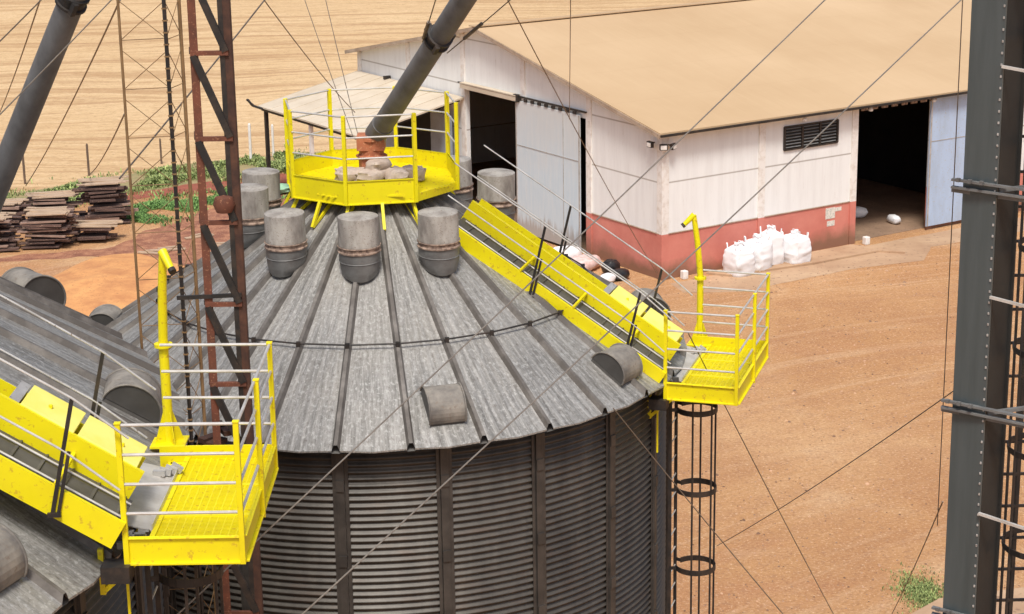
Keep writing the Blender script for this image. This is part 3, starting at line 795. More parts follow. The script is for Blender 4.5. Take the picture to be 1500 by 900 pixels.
# ------------------------------------------------------------------ rusty lattice tower between the silos
def lattice_tower():
    root = thing('lattice_tower', 'rusty square lattice tower standing in the gap between the two silos', 'tower', (-3.49, 21.5, 0))
    back = Vector((-.06, .37, 0)); Wd = .37; H = 21
    for i, (o, m, w) in enumerate(((Vector((0, 0, 0)), 'rust', .085), (Vector((Wd, 0, 0)), 'rust_dark', .085), (back, 'rust_dark', .06), (back + Vector((Wd, 0, 0)), 'rust', .06))):
        l = MB(); l.box(o + Vector((w / 2, 0, H / 2)), (w, .012, H)); l.box(o + Vector((0 if i % 2 == 0 else w, w / 2, H / 2)), (.012, w, H)); l.build('leg', M[m], root)
    z = .68; k = 0
    while z < H - 1:
        h = MB(); h.bar((0, -.01, z), (Wd + .05, -.01, z), .05, .05); h.build('horizontal_brace', M['rust'], root)
        d = MB(); d.bar((.03, -.015, z + .93), (Wd + .02, -.015, z + .02), .075, .06, up=(0, 1, 0)); d.build('diagonal_brace', M['dark_steel'], root)
        z += .955; k += 1
    z = 9.28
    while z < H - 1:
        for a, c in ((Vector((0, 0, z)), back + Vector((0, 0, z))), (Vector((Wd, 0, z)), back + Vector((Wd, 0, z)))):
            bb = MB(); bb.bar(a, c, .03, .03); bb.build('rear_brace', M['rust_dark'], root)
        z += .955
    MB().box((Wd - .02, .0, H / 2), (.055, .02, H)).build('leg_stiffener', M['dark_steel'], root)
    b = MB(); b.lathe([(.0, -.11), (.09, -.09), (.125, 0), (.10, .08), (.0, .11)], 16, off=(Wd - .09, -.03, 15.22), cap=False); b.build('pulley_cover', M['rust'], root, smooth=True)
    m = MB(); m.bar((-.32, 0, 14.13), (.42, -.02, 14.16), .03, .045); m.build('outrigger', M['dark_steel'], root)
    t = MB()
    for q in range(7): t.box((-.1 + .11 * (q % 4), .1 + .05 * q, 12.2 + .13 * (q % 3)), (.25, .12, .06), Matrix.Rotation(q, 3, 'Z'))
    t.build('pulley_block', M['rust_dark'], root)
lattice_tower()

# slender three-legged mast behind it
def mast():
    root = thing('lattice_mast', 'slender three-legged wire-braced mast left of the rusty tower', 'mast', (-4.84, 24.5, 0))
    H = 21
    legs = [Vector((0, 0, 0)), Vector((.57, 0, 0)), Vector((.70, .35, 0))]
    for l, m, r in zip(legs, ('mast_steel', 'dark_steel', 'mast_steel'), (.018, .026, .024)):
        MB().tube([l, l + Vector((0, 0, H))], r, 8).build('leg', M[m], root, smooth=True)
    z = 10.6
    while z < 18.6: MB().box(legs[1] + Vector((0, 0, z)), (.062, .062, .018)).build('clamp', M['mast_steel'], root); z += .15
    z = 8.6; b = MB()
    while z < H - 1:
        for a, c in ((0, 1), (1, 2)):
            b.tube([legs[a] + Vector((0, 0, z)), legs[c] + Vector((0, 0, z + .02))], .006, 5)
            b.tube([legs[a] + Vector((0, 0, z)), legs[c] + Vector((0, 0, z + .48))], .0055, 5)
            b.tube([legs[a] + Vector((0, 0, z + .50)), legs[c] + Vector((0, 0, z + .02))], .0055, 5)
        z += .62
    b.build('wire_bracing', M['mast_steel'], root)
mast()

# ------------------------------------------------------------------ foreground steel column with caged ladder, right edge
def right_column():
    root = thing('steel_column', 'grey-green steel column with bolted cross arms at the right edge', 'column', (3.69, 15.02, 0), R(-40))
    H = 24
    f = MB(); f.box((-.005, -.0, H / 2), (.29, .022, H)); fl = f.build('flange', M['column'], root, bevel=.004)
    r_ = MB()
    for z in range(30, 2300, 9):
        r_.box((.128, -.014, z / 100), (.012, .010, .018))
    r_.build('rivet_row', M['galv_plate'], fl)
    f = MB(); f.box((.02, .17, H / 2), (.02, .316, H)); f.build('web', M['column_dark'], root)
    f = MB(); f.box((-.01, .34, H / 2), (.34, .022, H)); f.build('flange', M['column_dark'], root)
    f = MB(); f.box((.132, .17, H / 2), (.016, .31, H)); f.build('recess_shade_plate', M['column_dark'], root)  # dark plate closing the open recess, painted as its shade
    z = 13.05
    while z < 19:
        a = MB()
        for dz in (-.03, .03): a.bar((-.22, -.06, z + dz), (1.4, .10, z - .05 + dz), .04, .018)
        a.bar((-.24, -.02, z - .055), (1.4, .14, z - .105), .012, .05)
        for q in range(3): a.box((-.16 + .1 * q, -.075, z + .035), (.03, .03, .03))
        a.build('cross_arm', M['vent_grey'], root)
        a = MB(); a.bar((.16, .0, z - .02), (.75, .62, z + .05), .03, .03); a.build('brace', M['vent_grey'], root)
        a = MB(); a.bar((.14, -.03, z + .95), (1.5, .02, z + .82), .022, .022); a.build('tie_rod', M['galv_rail'], root)
        z += 1.83
    return root
right_column()
def right_ladder():
    root = thing('caged_ladder', 'dark caged ladder running up behind the steel column, right edge', 'ladder', (4.27, 15.6, 0))
    ld = MB()
    for s_ in (0, .42): ld.box((s_, 0, 12), (.03, .05, 24))
    ld.build('ladder_rails', M['dark_steel'], root)
    rg = MB(); z = 8.0
    while z < 23: rg.bar((-.28, -.04, z), (.45, .02, z - .02), .022, .022); z += .29
    rg.build('rungs', M['dark_steel'], root)
    z = 8.4
    while z < 22:
        h = MB(); arc = [(.2 + .38 * cos(R(a)), -.32 + .36 * sin(R(a))) for a in range(0, 361, 20)]
        for (x0, y0), (x1, y1) in zip(arc[:-1], arc[1:]): h.bar((x0, y0, z), (x1, y1, z), .008, .05)
        h.build('cage_hoop', M['dark_steel'], root); z += .86
    cb = MB()
    for a in (150, 200, 250, 300): cb.box((.2 + .375 * cos(R(a)), -.32 + .355 * sin(R(a)), 12), (.02, .02, 24))
    cb.build('cage_bars', M['dark_steel'], root)
right_ladder()

# ------------------------------------------------------------------ guy wires
def wire(label, p, q, r=.009, mat='wire', clamps=()):
    p, q = Vector(p), Vector(q); o = MB(); d = q - p
    L = d.length; pts = [d * t - Vector((0, 0, 4 * .004 * L * t * (1 - t))) for t in [i / 12 for i in range(13)]]
    o.tube(pts, r, 6)
    for c in clamps:
        o.tube([d * (c - .25 / L), d * (c + .25 / L)], r * 3.2, 6)
    o = o.build('guy_wire', M[mat], loc=p, smooth=True)
    tag(o, label, 'cable', 'steel guy wires'); return o
wire('long cable passing the warehouse corner and over the silo to bottom left', (5.093, 26.0, 17.717), (-3.638, 17.0, 11.856), 0.0085, 'wire_mid', ())
wire('long cable crossing the side door louvre then the silo roof down to bottom centre', (6.875, 26.0, 17.671), (-2.481, 17.0, 11.821), 0.0085, 'wire_mid', ())
wire('cable from the silo eave going down right over the yard', (1.316, 24.6, 11.677), (5.291, 30.0, 5.108), 0.008, 'wire_mid', ())
wire('cable from the eave platform running steeply down over the yard', (2.573, 27.5, 11.836), (6.718, 36.0, 2.649), 0.008, 'wire', ())
wire('cable rising from the ladder cage right across the yard to the column', (3.047, 27.6, 8.431), (3.625, 15.3, 14.929), 0.005, 'wire', ())
wire('short cable dropping left from the column foot to the weeds', (3.549, 15.2, 13.992), (6.07, 30.0, 5.782), 0.006, 'wire', ())
wire('near-vertical cable hanging just left of the steel column', (3.474, 15.0, 18.265), (3.698, 16.0, 13.453), 0.0045, 'wire', ())
wire('vertical cable in front of the dusty warehouse roof', (1.295, 40.0, 15.5), (1.933, 62.0, 8.793), 0.01, 'wire', ())
wire('cable slanting over the gable wall to the red plinth', (-0.168, 34.0, 16.312), (5.444, 71.0, 1.29), 0.012, 'wire', ())
wire('cable with clamps reaching up right from the middle spout', (-0.855, 27.5, 15.999), (0.23, 26.0, 17.067), 0.008, 'wire', (0.35,))
wire('short dark cable standing up left from the middle spout clamp', (-1.196, 27.5, 16.159), (-0.856, 26.0, 17.191), 0.009, 'wire', (0.2,))
wire('left of the two thin cables rising from the peak platform', (-2.378, 29.4, 14.477), (-3.598, 34.0, 16.367), 0.006, 'wire', ())
wire('right of the two thin cables rising from the peak platform', (-2.286, 29.4, 14.422), (-3.199, 34.0, 16.36), 0.006, 'wire', ())
wire('pale cable crossing in front of the top left spout pipe', (-5.475, 20.0, 16.32), (-3.816, 20.0, 17.876), 0.008, 'wire_mid', ())
wire('short cable cutting the top left corner of the view', (-5.948, 22.0, 16.792), (-5.022, 22.0, 17.632), 0.009, 'wire', ())
wire('cable from the mast leg rising right past the rusty tower', (-5.078, 25.0, 14.795), (-3.5, 30.0, 16.717), 0.012, 'wire', ())
wire('beaded thin cable left of the mast going down to the field edge', (-7.853, 40.0, 15.371), (-22.176, 88.0, 1.43), 0.022, 'wire', ())
wire('thin cable near the left edge going down over the field', (-9.419, 40.0, 15.534), (-21.374, 80.0, 5.5), 0.018, 'wire', ())
wire('faint cable from the mast foot down to the fence posts', (-7.932, 40.0, 13.019), (-20.21, 92.0, 1.004), 0.02, 'wire', ())
wire('faint cable right of the rusty tower sloping down over the field', (-5.124, 40.0, 15.603), (-5.554, 70.0, 7.722), 0.014, 'wire', ())

# ------------------------------------------------------------------ warehouse
WX, WY, YAW = 5.931, 74.732, .5746
def warehouse():
    # local frame: X along the side wall (away right), Y along the gable (away left)
    root = thing('warehouse', 'white and red warehouse with a wide dusty tan roof', 'warehouse', (WX, WY, 0), YAW)
    LS = 31.0; LG = 24.3; RS = 13.0; RZ = 8.60; EZ, EL = 5.98, 6.36; T = .18
    def zroof(y): return EZ + (RZ - EZ) * y / RS if y < RS else RZ + (EL - RZ) * (y - RS) / (LG - RS)
    RT = 1.84
    # gable wall (x from 0 to T), opening y 5.15..14.4 z<5.72
    def gable(x0, x1, nm, opening):
        g = MB()
        def strip(y0, y1, z0): g.prism([(x0, y0, z0), (x0, y1, z0), (x0, y1, zroof(y1)), (x0, y0, zroof(y0))] if not (y0 < RS < y1) else
                                       [(x0, y0, z0), (x0, y1, z0), (x0, y1, zroof(y1)), (x0, RS, RZ), (x0, y0, zroof(y0))], (x1 - x0, 0, 0))
        if opening:
            strip(0, 5.15, RT); strip(5.15, 14.4, 5.72); strip(14.4, LG, RT)
        else: strip(0, LG, RT)
        w = g.build(nm, M['wall_white'], root)
        p = MB()
        if opening:
            p.box(((x0 + x1) / 2, 2.575, RT / 2), (T + .02, 5.15, RT - .003)); p.build('plinth', M['wall_red'], w); p = MB()
            p.box(((x0 + x1) / 2, (14.4 + LG) / 2, RT / 2), (T + .02, LG - 14.4, RT - .003))
        else: p.box(((x0 + x1) / 2, LG / 2, RT / 2), (T + .02, LG, RT - .003))
        p.build('plinth', M['wall_red'], w)
    gable(0, T, 'gable_wall', True); gable(LS - T, LS, 'rear_gable_wall', False)
    # side wall with door opening x 10.0..14.35
    s_ = MB(); s_.box((5.0 + T / 2, T / 2, (RT + EZ) / 2), (10.0 - T, T, EZ - RT)); s_.box(((14.35 + LS) / 2, T / 2, (RT + EZ) / 2), (LS - 14.35 - T, T, EZ - RT))
    s_.box((12.175, T / 2, 5.86), (4.35, T - .02, .22))
    # louvre opening is covered by the louvre frame
    sw = s_.build('side_wall', M['wall_white'], root)
    p = MB(); p.box((5.0 + T / 2, T / 2, RT / 2), (10.0 - T - .004, T + .02, RT - .003)); p.build('plinth', M['wall_red'], sw); p = MB(); p.box(((14.35 + LS) / 2, T / 2, RT / 2), (LS - 14.35 - T, T + .02, RT - .003)); p.build('plinth', M['wall_red'], sw)
    s_ = MB(); s_.box((LS / 2, LG - T / 2, EL / 2), (LS - 2 * T - .01, T, EL)); s_.build('far_side_wall', M['wall_white'], root)
    # pillars : white above, red below
    def pillar(x, y, z, w=.32, d=.07, face='g'):
        for (z0, z1, m) in ((RT, z, 'white_paint'), (0, RT, 'wall_red')):
            b = MB()
            b.box((x, y, (z0 + z1) / 2), ((d, w, z1 - z0) if face == 'g' else (w, d, z1 - z0)) if face != 'c' else (w, w, z1 - z0))
            o = b.build('pillar', M[m], root, bevel=.006)
    for i in range(1, 6):
        y = LG / 5 * i
        if i == 2: b = MB(); b.box((-.037, y, (5.74 + zroof(y)) / 2), (.07, .30, zroof(y) - 5.76)); b.build('pillar', M['white_paint'], root); continue
        y = min(y, LG - .16)
        pillar(-.037, y, zroof(y) - .05)
    pillar(.13, .13, EZ - .02, .34, face='c')
    for x in (5.0, 10.0, 14.45, 19.5, 24.5, 29.5): pillar(x, -.037, EZ - .02, face='s')
    # ledge line on top of plinths
    l = MB(); l.box((-.02, 2.6, RT + .01), (.05, 4.9, .03)); l.box((5.1, -.02, RT + .01), (9.6, .05, .03)); l.box((-.02, 19.4, RT + .01), (.05, 9.7, .03)); l.build('ledge', M['concrete'], root)
    # roof slabs with uv
    OH = .45
    def slab(ya, za_, yb, zb_, nm):
        m = MB(); x0, x1 = -OH, LS + OH; L = math.hypot(yb - ya, zb_ - za_); th = .07
        A, B, C_, D = (x0, ya, za_), (x1, ya, za_), (x1, yb, zb_), (x0, yb, zb_)
        nx = 12
        for i in range(nx):
            a = x0 + (x1 - x0) * i / nx; b = x0 + (x1 - x0) * (i + 1) / nx
            m.quad((a, ya, za_ + th), (b, ya, za_ + th), (b, yb, zb_ + th), (a, yb, zb_ + th), [(a, 0), (b, 0), (b, L), (a, L)])
            m.quad((b, ya, za_), (a, ya, za_), (a, yb, zb_), (b, yb, zb_), [(b, 0), (a, 0), (a, L), (b, L)])
        m.quad((x0, ya, za_), (x1, ya, za_), (x1, ya, za_ + th), (x0, ya, za_ + th), [(0, 0), (1, 0), (1, .1), (0, .1)])
        m.quad((x0, yb, zb_), (x0, ya, za_), (x0, ya, za_ + th), (x0, yb, zb_ + th), [(0, 0), (1, 0), (1, .1), (0, .1)])
        m.quad((x1, ya, za_), (x1, yb, zb_), (x1, yb, zb_ + th), (x1, ya, za_ + th), [(0, 0), (1, 0), (1, .1), (0, .1)])
        return m.build(nm, M['tin'], root)
    sr = (RZ - EZ) / RS; sl = (RZ - EL) / (LG - RS)
    slab(-.45, EZ - .45 * sr + .03, RS, RZ + .03, 'roof'); slab(LG + .5, EL - .5 * sl + .03, RS, RZ + .03, 'roof')
    rc = MB(); rc.bar((-.5, RS, RZ + .13), (LS + .5, RS, RZ + .13), .5, .04); rc.build('ridge_cap', M['tin'], root)
    vg = MB()      # rake flashing on both slopes
    vg.bar((-.47, -.45, EZ - .12), (-.47, RS, RZ + .01), .03, .16); vg.bar((-.47, RS, RZ + .01), (-.47, LG + .5, EL - .10), .03, .16); vg.build('rake_flashing', M['concrete'], root)
    gt = MB(); gt.box((LS / 2, -.49, EZ - .10), (LS + .9, .09, .09)); gt.build('gutter', M['dark_steel'], root)
    # rafters under the eave above the door
    # front gable sliding door
    d = MB(); d.box((-.13, 7.75, 2.98), (.06, 4.75, 5.72)); dr = d.build('sliding_door', M['blue_door'], root)
    e = MB()
    for y in (5.40, 10.09): e.box((-.168, y, 2.98), (.02, .07, 5.72))
    e.box((-.168, 6.55, 2.98), (.012, .03, 5.6)); e.box((-.168, 7.75, 3.92), (.012, 4.6, .03)); e.build('door_frame', M['galv_plate'], dr)
    t = MB(); t.box((-.12, 9.9, 6.02), (.08, 9.9, .06)); t.build('door_track', M['dark_steel'], root)
    for q in range(9): MB().box((-.17, 5.7 + q * .52, 5.92), (.06, .22, .12)).build('door_roller', M['dark_steel'], root)
    MB().box((-.2, 10.0, 5.95), (.16, .34, .34)).build('track_motor', M['dark_steel'], root, bevel=.03)
    c = MB(); c.box((-.16, 12.2, 6.06), (.30, 4.5, .05)); c.box((-.28, 12.2, 5.92), (.03, 4.5, .18)); c.build('door_canopy', M['canopy'], root)
    # side sliding door, parked right of opening
    d = MB(); d.box((16.4, -.14, 2.98), (4.4, .06, 5.6)); dr = d.build('sliding_door', M['blue_side'], root)
    e = MB()
    for x in (14.25, 16.9, 18.55): e.box((x, -.178, 2.98), (.07, .02, 5.6))
    e.box((16.4, -.178, 3.9), (4.3, .012, .03)); e.build('door_frame', M['galv_plate'], dr)
    t = MB(); t.box((14.5, -.14, 5.86), (9.3, .09, .07)); t.build('door_track', M['dark_steel'], root)
    for q in range(8): MB().box((10.35 + q * .56, -.2, 5.72), (.34, .05, .10)).build('door_roller', M['vent_pink'], root)
    # louvre window
    lv = MB(); x0, x1, z0, z1 = 6.17, 9.03, 4.47, 5.42
    lv.box(((x0 + x1) / 2, -.03, z1), (x1 - x0, .08, .06)); lv.box(((x0 + x1) / 2, -.03, z0), (x1 - x0, .08, .06))
    for x in (x0, x0 + .95, x0 + 1.9, x1): lv.box((x, -.03, (z0 + z1) / 2), (.08, .085, z1 - z0))
    lw = lv.build('louvre_window', M['dark_steel'], root)
    bk = MB(); bk.box(((x0 + x1) / 2, -.006, (z0 + z1) / 2), (x1 - x0, .01, z1 - z0)); bk.build('backing', M['black_void'], lw)
    ls = MB()
    for q in range(7):
        z = z0 + .10 + q * .128
        for k in range(3): ls.box((x0 + .475 + .95 * k, -.04, z), (.80, .05, .014), Matrix.Rotation(R(35), 3, 'X'))
    ls.build('slats', M['vent_grey'], lw)
    # notices on the plinth
    sg = MB(); sg.box((8.78, -.016, 1.50), (.52, .012, .46)); sg.box((9.20, -.016, 1.62), (.38, .012, .16)); sg.box((8.82, -.016, 1.06), (.42, .012, .22)); sg.build('notice', M['sign'], root, label='faded paper notices on the red plinth')
    # lamps and camera
    def flood(x, y, z, rz):
        m = MB(); m.box((0, 0, 0), (.14, .32, .24)); o = m.build('floodlight', M['dark_steel'], root, loc=(x, y, z), rz=rz, bevel=.02)
        g = MB(); g.box((-.075, 0, -.01), (.012, .24, .16)); g.build('lens', M['white_paint'], o)
        b = MB(); b.bar((.06, 0, 0), (.22, 0, .06), .04, .04); b.build('bracket', M['dark_steel'], o)
    flood(-.28, .42, 5.42, 0); flood(-.16, -.28, 5.40, R(60)); flood(.30, -.30, 5.38, R(115))
    for x in (7.0, 10.6, 14.2):
        m = MB(); m.lathe([(.0, -.10), (.09, -.08), (.10, 0), (.05, .06), (.03, .10)], 12, off=(x, -.30, 5.72), cap=False); m.build('lamp', M['white_paint'], root, smooth=True)
    cm = MB(); cm.box((-.20, 21.2, 5.45), (.34, .13, .14)); cm.box((-.05, 21.2, 5.22), (.09, .09, .5)); cm.build('security_camera', M['dark_steel'], root)
    # interior floor and far partition, its near-black colour painting in interior shade
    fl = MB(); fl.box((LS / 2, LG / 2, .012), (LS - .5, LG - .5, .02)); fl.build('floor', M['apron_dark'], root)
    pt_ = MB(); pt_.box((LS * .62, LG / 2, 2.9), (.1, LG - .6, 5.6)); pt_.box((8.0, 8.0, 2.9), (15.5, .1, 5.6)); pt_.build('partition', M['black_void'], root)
    # lean-to shed on the gable
    y0, y1, L = 14.45, 24.2, 5.55; zi, zo = 5.32, 4.18
    cn = MB(); ny = 8
    for i in range(ny):
        a = y0 + (y1 - y0) * i / ny; b = y0 + (y1 - y0) * (i + 1) / ny
        cn.prism([(-.09, a, zi), (-L, a, zo), (-L, a, zo + .07), (-.09, a, zi + .07)], (0, b - a, 0))
        cn.bar((-.12, b - .01, zi + .078), (-L, b - .01, zo + .078), .03, .016)
    le = cn.build('lean_to_roof', M['canopy'], root)
    for y in (y0 + .2, (y0 + y1) / 2, y1 - .3):
        c = MB(); c.box((-L + .25, y, (zo - .06) / 2), (.16, .16, zo - .06)); c.build('lean_to_post', M['white_paint'] if y < y1 - 1 else M['dark_steel'], le)
    b = MB(); b.bar((-L + .2, y0, zo - .10), (-L + .2, y1, zo - .10), .1, .14)
    for q in range(5): yy = y0 + .2 + q * (y1 - y0 - .4) / 4; b.bar((-.2, yy, zi - .08), (-L + .15, yy, zo - .08), .06, .10)
    b.build('lean_to_beams', M['dark_steel'], le)
    # near-black panel painting in the shade under the lean-to, and side panel
    b = MB(); b.box((-.6, 18.2, 2.4), (.12, 3.4, 4.7)); b.build('lean_to_shade_panel', M['black_void'], le)
    b = MB(); b.box((-.62, 15.6, 2.3), (.12, 1.7, 4.5)); b.build('lean_to_side_panel', M['blue_wall'], le)
    # rain gutter elbow sticking out at its corner
    b = MB(); b.tube([(-L, y1 - .5, zo - .02), (-L - .05, y1 + .5, zo + .02), (-L - .1, y1 + .9, zo + .25)], .06, 8); b.tube([(-L - .02, y1 + .35, zo), (-L - .35, y1 + .5, zo + .35)], .05, 8); b.build('gutter_pipe', M['dark_steel'], le, smooth=True)
    return root
warehouse()
def wloc(x, y, z=0):   # warehouse frame to world
    return (WX + x * cos(YAW) - y * sin(YAW), WY + x * sin(YAW) + y * cos(YAW), z)

# kerb in front of the side door (a real low step)
k = MB(); pl = [wloc(2.5, -1.2), wloc(6.5, -1.7), wloc(9.9, -1.75), wloc(10.6, -2.6), wloc(10.4, -1.4), wloc(9.7, -.3), wloc(2.0, -.3)]
k.prism([(x, y, .0) for x, y, _ in pl], (0, 0, .09)); k.build('pavement', M['apron'], bevel=.01)['kind'] = 'structure'

# ------------------------------------------------------------------ big bags by the side wall
def big_bag(px, py, w, h, rz, seed, label):
    root = thing('bulk_bag', label, 'bag', (px, py, 0), rz, 'white bulk bags against the red plinth')
    mb = MB(); V = []; F = []; nu, nv = 40, 26
    for j in range(nv + 1):
        t = j / nv; z = h * .86 * t
        s_ = .5 * w * (1 - .10 * abs(t - .42) * 2) * (1 if t < .82 else math.sqrt(max(.0, 1 - ((t - .82) / .19) ** 2)) * .86 + .14)
        if t < .06: s_ *= .93 + t
        for i in range(nu):
            a = 2 * pi * i / nu
            d = Vector((math.copysign(abs(cos(a)) ** .55, cos(a)), math.copysign(abs(sin(a)) ** .55, sin(a)), 0))
            q = Vector((d.x * 1.6, d.y * 1.6, t * 3 + seed))
            n_ = 1 + .09 * noise.noise(q) + .05 * noise.noise(q * 2.6) + .012 * noise.noise(q * 6)
            fold = 1 - .035 * abs(sin(a * 9 + 3 * noise.noise(q)))
            V.append((d.x * s_ * n_ * fold, d.y * s_ * n_ * fold, z + .05 * w * noise.noise(q * 1.7) * t))
    for j in range(nv):
        for i in range(nu): a = j * nu + i; b = j * nu + (i + 1) % nu; F.append((a, b, b + nu, a + nu))
    F.append(tuple(nv * nu + i for i in range(nu)))
    mb.add(V, F); mb.build('bag_body', M['white_bag'], root, smooth=True)
    # gathered spout and lifting straps
    mb = MB(); V = []; F = []; nu = 24
    prof = [(.32, .78), (.22, .85), (.13, .90), (.14, .94), (.17, .975)]
    for r_, t in prof:
        for i in range(nu):
            a = 2 * pi * i / nu; q = Vector((cos(a), sin(a), t * 2 + seed)); n_ = 1 + .35 * noise.noise(q * 2.5) + .12 * sin(a * 7)
            V.append((r_ * w * n_ * cos(a), r_ * w * n_ * sin(a), h * (t + .03 * sin(a * 3 + seed))))
    for j in range(len(prof) - 1):
        for i in range(nu): a = j * nu + i; b = j * nu + (i + 1) % nu; F.append((a, b, b + nu, a + nu))
    F.append(tuple(4 * nu + i for i in range(nu)))
    mb.add(V, F); mb.build('tied_spout', M['white_bag'], root, smooth=True)
    for sx_, sy_ in ((-1, -1), (1, -1), (1, 1), (-1, 1)):
        m = MB(); c = w * .36; b = [(sx_ * c, sy_ * c * .5, h * .70), (sx_ * c * .95, sy_ * c * .7, h * .93), (sx_ * c * .75, sy_ * c, h * .95), (sx_ * c * .6, sy_ * c * 1.05, h * .72)]
        for p, q in zip(b[:-1], b[1:]): m.bar(p, q, .05, .012)
        m.build('lifting_strap', M['white_bag'], root)
for (x, y, w, h, rz, sd, lb) in ((3.05, -1.05, 1.12, 1.32, YAW, 1, 'leftmost white bulk bag, plain sided, against the red plinth'),
                                 (4.15, -.85, 1.15, 1.42, YAW + .2, 5, 'second bulk bag from the left in the row by the plinth'),
                                 (5.05, -.62, 1.00, 1.62, YAW - .15, 9, 'tallest bulk bag, squeezed between its neighbours'),
                                 (6.05, -.95, 1.18, 1.34, YAW + .1, 13, 'rightmost bulk bag, widest and nearest the notices')):
    p = wloc(x, y); big_bag(p[0], p[1], w, h, rz, sd, lb)

# bags of rubbish at the corner of the warehouse, below the blue door
p = wloc(-1.4, 4.7); blob('sack', (1.5, 1.0, .62), M['white_bag'], p, YAW, 21, label='crumpled white sack lying at the foot of the blue sliding door', group=None)
p = wloc(-1.5, 3.2); blob('sack', (1.7, 1.1, .55), M['pink_sack'], p, YAW + .4, 23, label='pale pink sack on the ground left of the black bags')
p = wloc(-1.1, 1.9); blob('sack', (.75, .6, .62), M['black_bag'], p, YAW, 25, label='taller black plastic bag at the warehouse corner')
p = wloc(-1.3, 1.05); blob('sack', (.8, .6, .45), M['black_bag'], p, YAW, 27, label='lower black plastic bag with a white sack in front of it')
p = wloc(-1.9, 1.0); blob('sack', (.65, .5, .36), M['white_bag'], p, YAW, 29, label='small white sack in front of the black bags')
p = wloc(-1.0, 5.6); blob('tyre_pile', (1.3, .9, .3), M['black_bag'], p, YAW, 33, label='flat black plastic heap in the gap of the sliding door', cat='plastic heap')
# bollard stones
for (x, y, lb) in ((.85, -.35, 'small white block beside the warehouse corner pillar'), (10.45, -.45, 'small white block at the left jamb of the side door')):
    p = wloc(x, y); o = MB().box((0, 0, .17), (.24, .24, .34)).build('stone_block', M['white_paint'], loc=p, rz=YAW, bevel=.03); tag(o, lb, 'block', 'white blocks at the warehouse foot')
# things just inside the side door
for i, (x, y, z, s_, lb) in enumerate(((13.4, 3.4, 0, .8, 'white sack low inside the dark side door'), (13.1, 4.4, .0, .9, 'upper white sack deeper inside the side door'), (14.0, 1.6, 0, .6, 'small white sack by the right jamb inside the side door'))):
    p = wloc(x, y, z + .03); blob('sack', (s_ * 1.3, s_ * .7, s_ * .6), M['white_bag'], p, i, 40 + i, label=lb, group='sacks inside the side door')
# stuff under the lean-to
for i, (x, y, w, h, m, lb) in enumerate(((-3.9, 21.4, 1.2, 1.3, 'pale_sack', 'tan bag at the left under the lean-to shed'), (-3.4, 19.9, 1.3, 1.7, 'white_bag', 'tall pale bag under the middle of the lean-to shed'),
                                         (-3.3, 18.4, 1.2, 1.2, 'pale_sack', 'low tan bag under the lean-to, right of the tall pale one'))):
    p = wloc(x, y); blob('sack', (w, w, h), M[m], p, i, 50 + i, sq=3.4, label=lb, group='bags under the lean-to')
# light green tarp over a low pile
o = blob('tarpaulin', (1.9, 1.3, .42), M['green_tarp'], (-11.4, 92.0, 0), .4, 61, sq=2.2, wr=.25, label='light green tarpaulin crumpled on the grass left of the lean-to', cat='tarpaulin')

# ------------------------------------------------------------------ stacks of old boards
def stack(x, y, w, d, h, rz, seed, label):
    r = random.Random(seed); root = thing('board_stack', label, 'board stack', (x, y, 0), rz, 'stacks of old boards')
    mb = MB(); z = .05
    while z < h - .08:
        t = r.uniform(.07, .17); n = max(3, int(d / .25)); sh = r.uniform(-.32, .32); sq = r.uniform(.75, 1.08)
        for i in range(n):
            if r.random() < .22: continue
            L = w * sq * r.uniform(.6, 1.1); yy = -d / 2 + d * (i + .5) / n
            mb.box((sh + r.uniform(-.25, .25), yy + r.uniform(-.08, .05), z + t / 2 + r.uniform(-.015, .02)), (L, d / n * r.uniform(.7, .95), t * r.uniform(.5, .85)), Matrix.Rotation(r.uniform(-.10, .10), 3, 'Z') @ Matrix.Rotation(r.uniform(-.045, .045), 3, 'Y'), mi=1 if r.random() < .28 else 0)
        z += t + r.choice((.01, .03, .08))
    mb.build('boards', [M['timber'], M['timber_mid']], root)
    mb = MB()
    for i in range(8):
        yy = -d / 2 + d * (i + .5) / 8
        mb.box((r.uniform(-.2, .2), yy, z + .03 + r.uniform(0, .05)), (w * r.uniform(.7, 1.12), d / 8 * 1.05, .045), Matrix.Rotation(r.uniform(-.09, .09), 3, 'Z') @ Matrix.Rotation(r.uniform(-.05, .05), 3, 'Y'))
    mb.build('top_boards', M['timber_top'], root)
for a in ((-18.3, 86.4, 2.1, 1.5, 1.72, .18, 1, 'tallest board stack, bleached on top, nearest the green grass'),
          (-20.6, 86.2, 2.1, 1.3, 1.40, .1, 2, 'board stack behind and left of the tallest one'),
          (-19.9, 82.2, 2.0, 1.6, 1.50, -.05, 3, 'dark ragged board stack in front, second row'),
          (-17.95, 82.9, 1.9, 1.2, .72, .12, 4, 'low board stack at the right end of the front row'),
          (-22.3, 81.8, 2.0, 1.6, 1.35, .0, 5, 'board stack cut off by the left edge of the view'),
          (-22.4, 85.2, 1.6, 1.3, 1.15, .05, 6, 'small board stack at the back left behind the dark one')): stack(*a)
r = random.Random(11)
for i, (x, y, rz, L, lb) in enumerate(((-14.6, 80.9, .15, 1.5, 'loose board lying on the littered soil near the mast'), (-15.3, 80.4, -.3, 1.0, 'short loose board left of the others on the soil'), (-13.6, 83.2, .5, 1.3, 'loose board farther back on the red-brown soil'), (-12.6, 81.5, -.1, 1.1, 'loose board nearest the middle silo'))):
    o = MB().box((0, 0, .05), (L, .22, .05)).box((.1, .2, .10), (L * .7, .16, .05), Matrix.Rotation(.3, 3, 'Z')).build('loose_board', M['timber_top'], loc=(x, y, 0), rz=rz); tag(o, lb, 'board', 'loose boards on the soil')

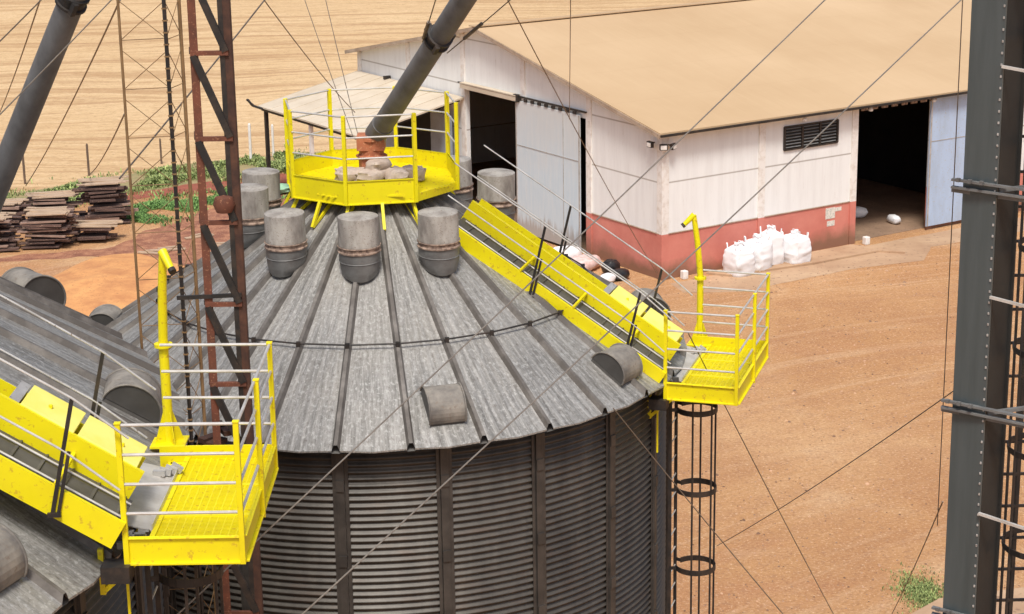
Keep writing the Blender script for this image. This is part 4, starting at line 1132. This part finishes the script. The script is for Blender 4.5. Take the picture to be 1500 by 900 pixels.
# fence posts along the field
for i, (x, y, h, w, m, lb) in enumerate(((-24.0, 95.1, 1.5, .10, 'post_wood', 'weathered fence post nearest the left edge of the field'), (-21.2, 96.9, 1.6, .10, 'post_wood', 'weathered fence post second from the left'),
                                      (-18.0, 99.6, 1.3, .09, 'post_wood', 'short weathered fence post behind the mast'), (-13.45, 100.2, 1.9, .13, 'white_paint', 'white post right of the rusty tower'),
                                      (-12.35, 100.9, 1.7, .11, 'white_paint', 'white post beside the lean-to gutter'), (-27.0, 92.6, 1.5, .10, 'post_wood', 'weathered fence post just outside the left edge'))):
    o = MB().box((0, 0, h / 2), (w, w, h)).lathe([(w * .5, h), (w * .2, h + .06)], 6).build('fence_post', M[m], loc=(x, y, 0), bevel=.01); tag(o, lb, 'post', 'posts along the field')

# ------------------------------------------------------------------ camera, light, world
cd = bpy.data.cameras.new('camera'); cam = bpy.data.objects.new('camera', cd); col.objects.link(cam); scene.camera = cam
p, ro = .2739, -.0161
fwd = Vector((0, cos(p), -sin(p))); up0 = Vector((0, sin(p), cos(p))); ri0 = Vector((1, 0, 0))
right = ri0 * cos(ro) + up0 * sin(ro); up = -ri0 * sin(ro) + up0 * cos(ro)
m = Matrix(((right.x, up.x, -fwd.x), (right.y, up.y, -fwd.y), (right.z, up.z, -fwd.z)))
cam.matrix_world = Matrix.Translation((0, 0, 20)) @ m.to_4x4()
cd.sensor_width = 36; cd.lens = 36 * 2869.33 / 1500; cd.clip_start = .5; cd.clip_end = 5000

EL_, AZ = R(60), R(182)      # azimuth measured from +Y towards +X
w = bpy.data.worlds.new('World'); scene.world = w; w.use_nodes = True
nt = w.node_tree; bg = nt.nodes['Background']; sky = nt.nodes.new('ShaderNodeTexSky'); sky.sky_type = 'NISHITA'
sky.sun_disc = False; sky.sun_elevation = EL_; sky.sun_rotation = AZ; sky.dust_density = 4.0; sky.air_density = .8; sky.ozone_density = .6
nt.links.new(sky.outputs[0], bg.inputs[0]); bg.inputs[1].default_value = .14
sd = bpy.data.lights.new('sun', 'SUN'); sd.energy = 2.9; sd.angle = R(13); sd.color = (1, .965, .91)
so = bpy.data.objects.new('sun', sd); col.objects.link(so)
dirv = Vector((sin(AZ) * cos(EL_), cos(AZ) * cos(EL_), sin(EL_)))
so.rotation_euler = dirv.to_track_quat('Z', 'Y').to_euler(); so.location = (0, 0, 60)
vs = scene.view_settings; vs.view_transform = 'Standard'; vs.look = 'None'; vs.exposure = .08; vs.gamma = 1; vs.use_curve_mapping = False
scene.render.engine = 'CYCLES'
scene.render.resolution_x = 1024; scene.render.resolution_y = 614
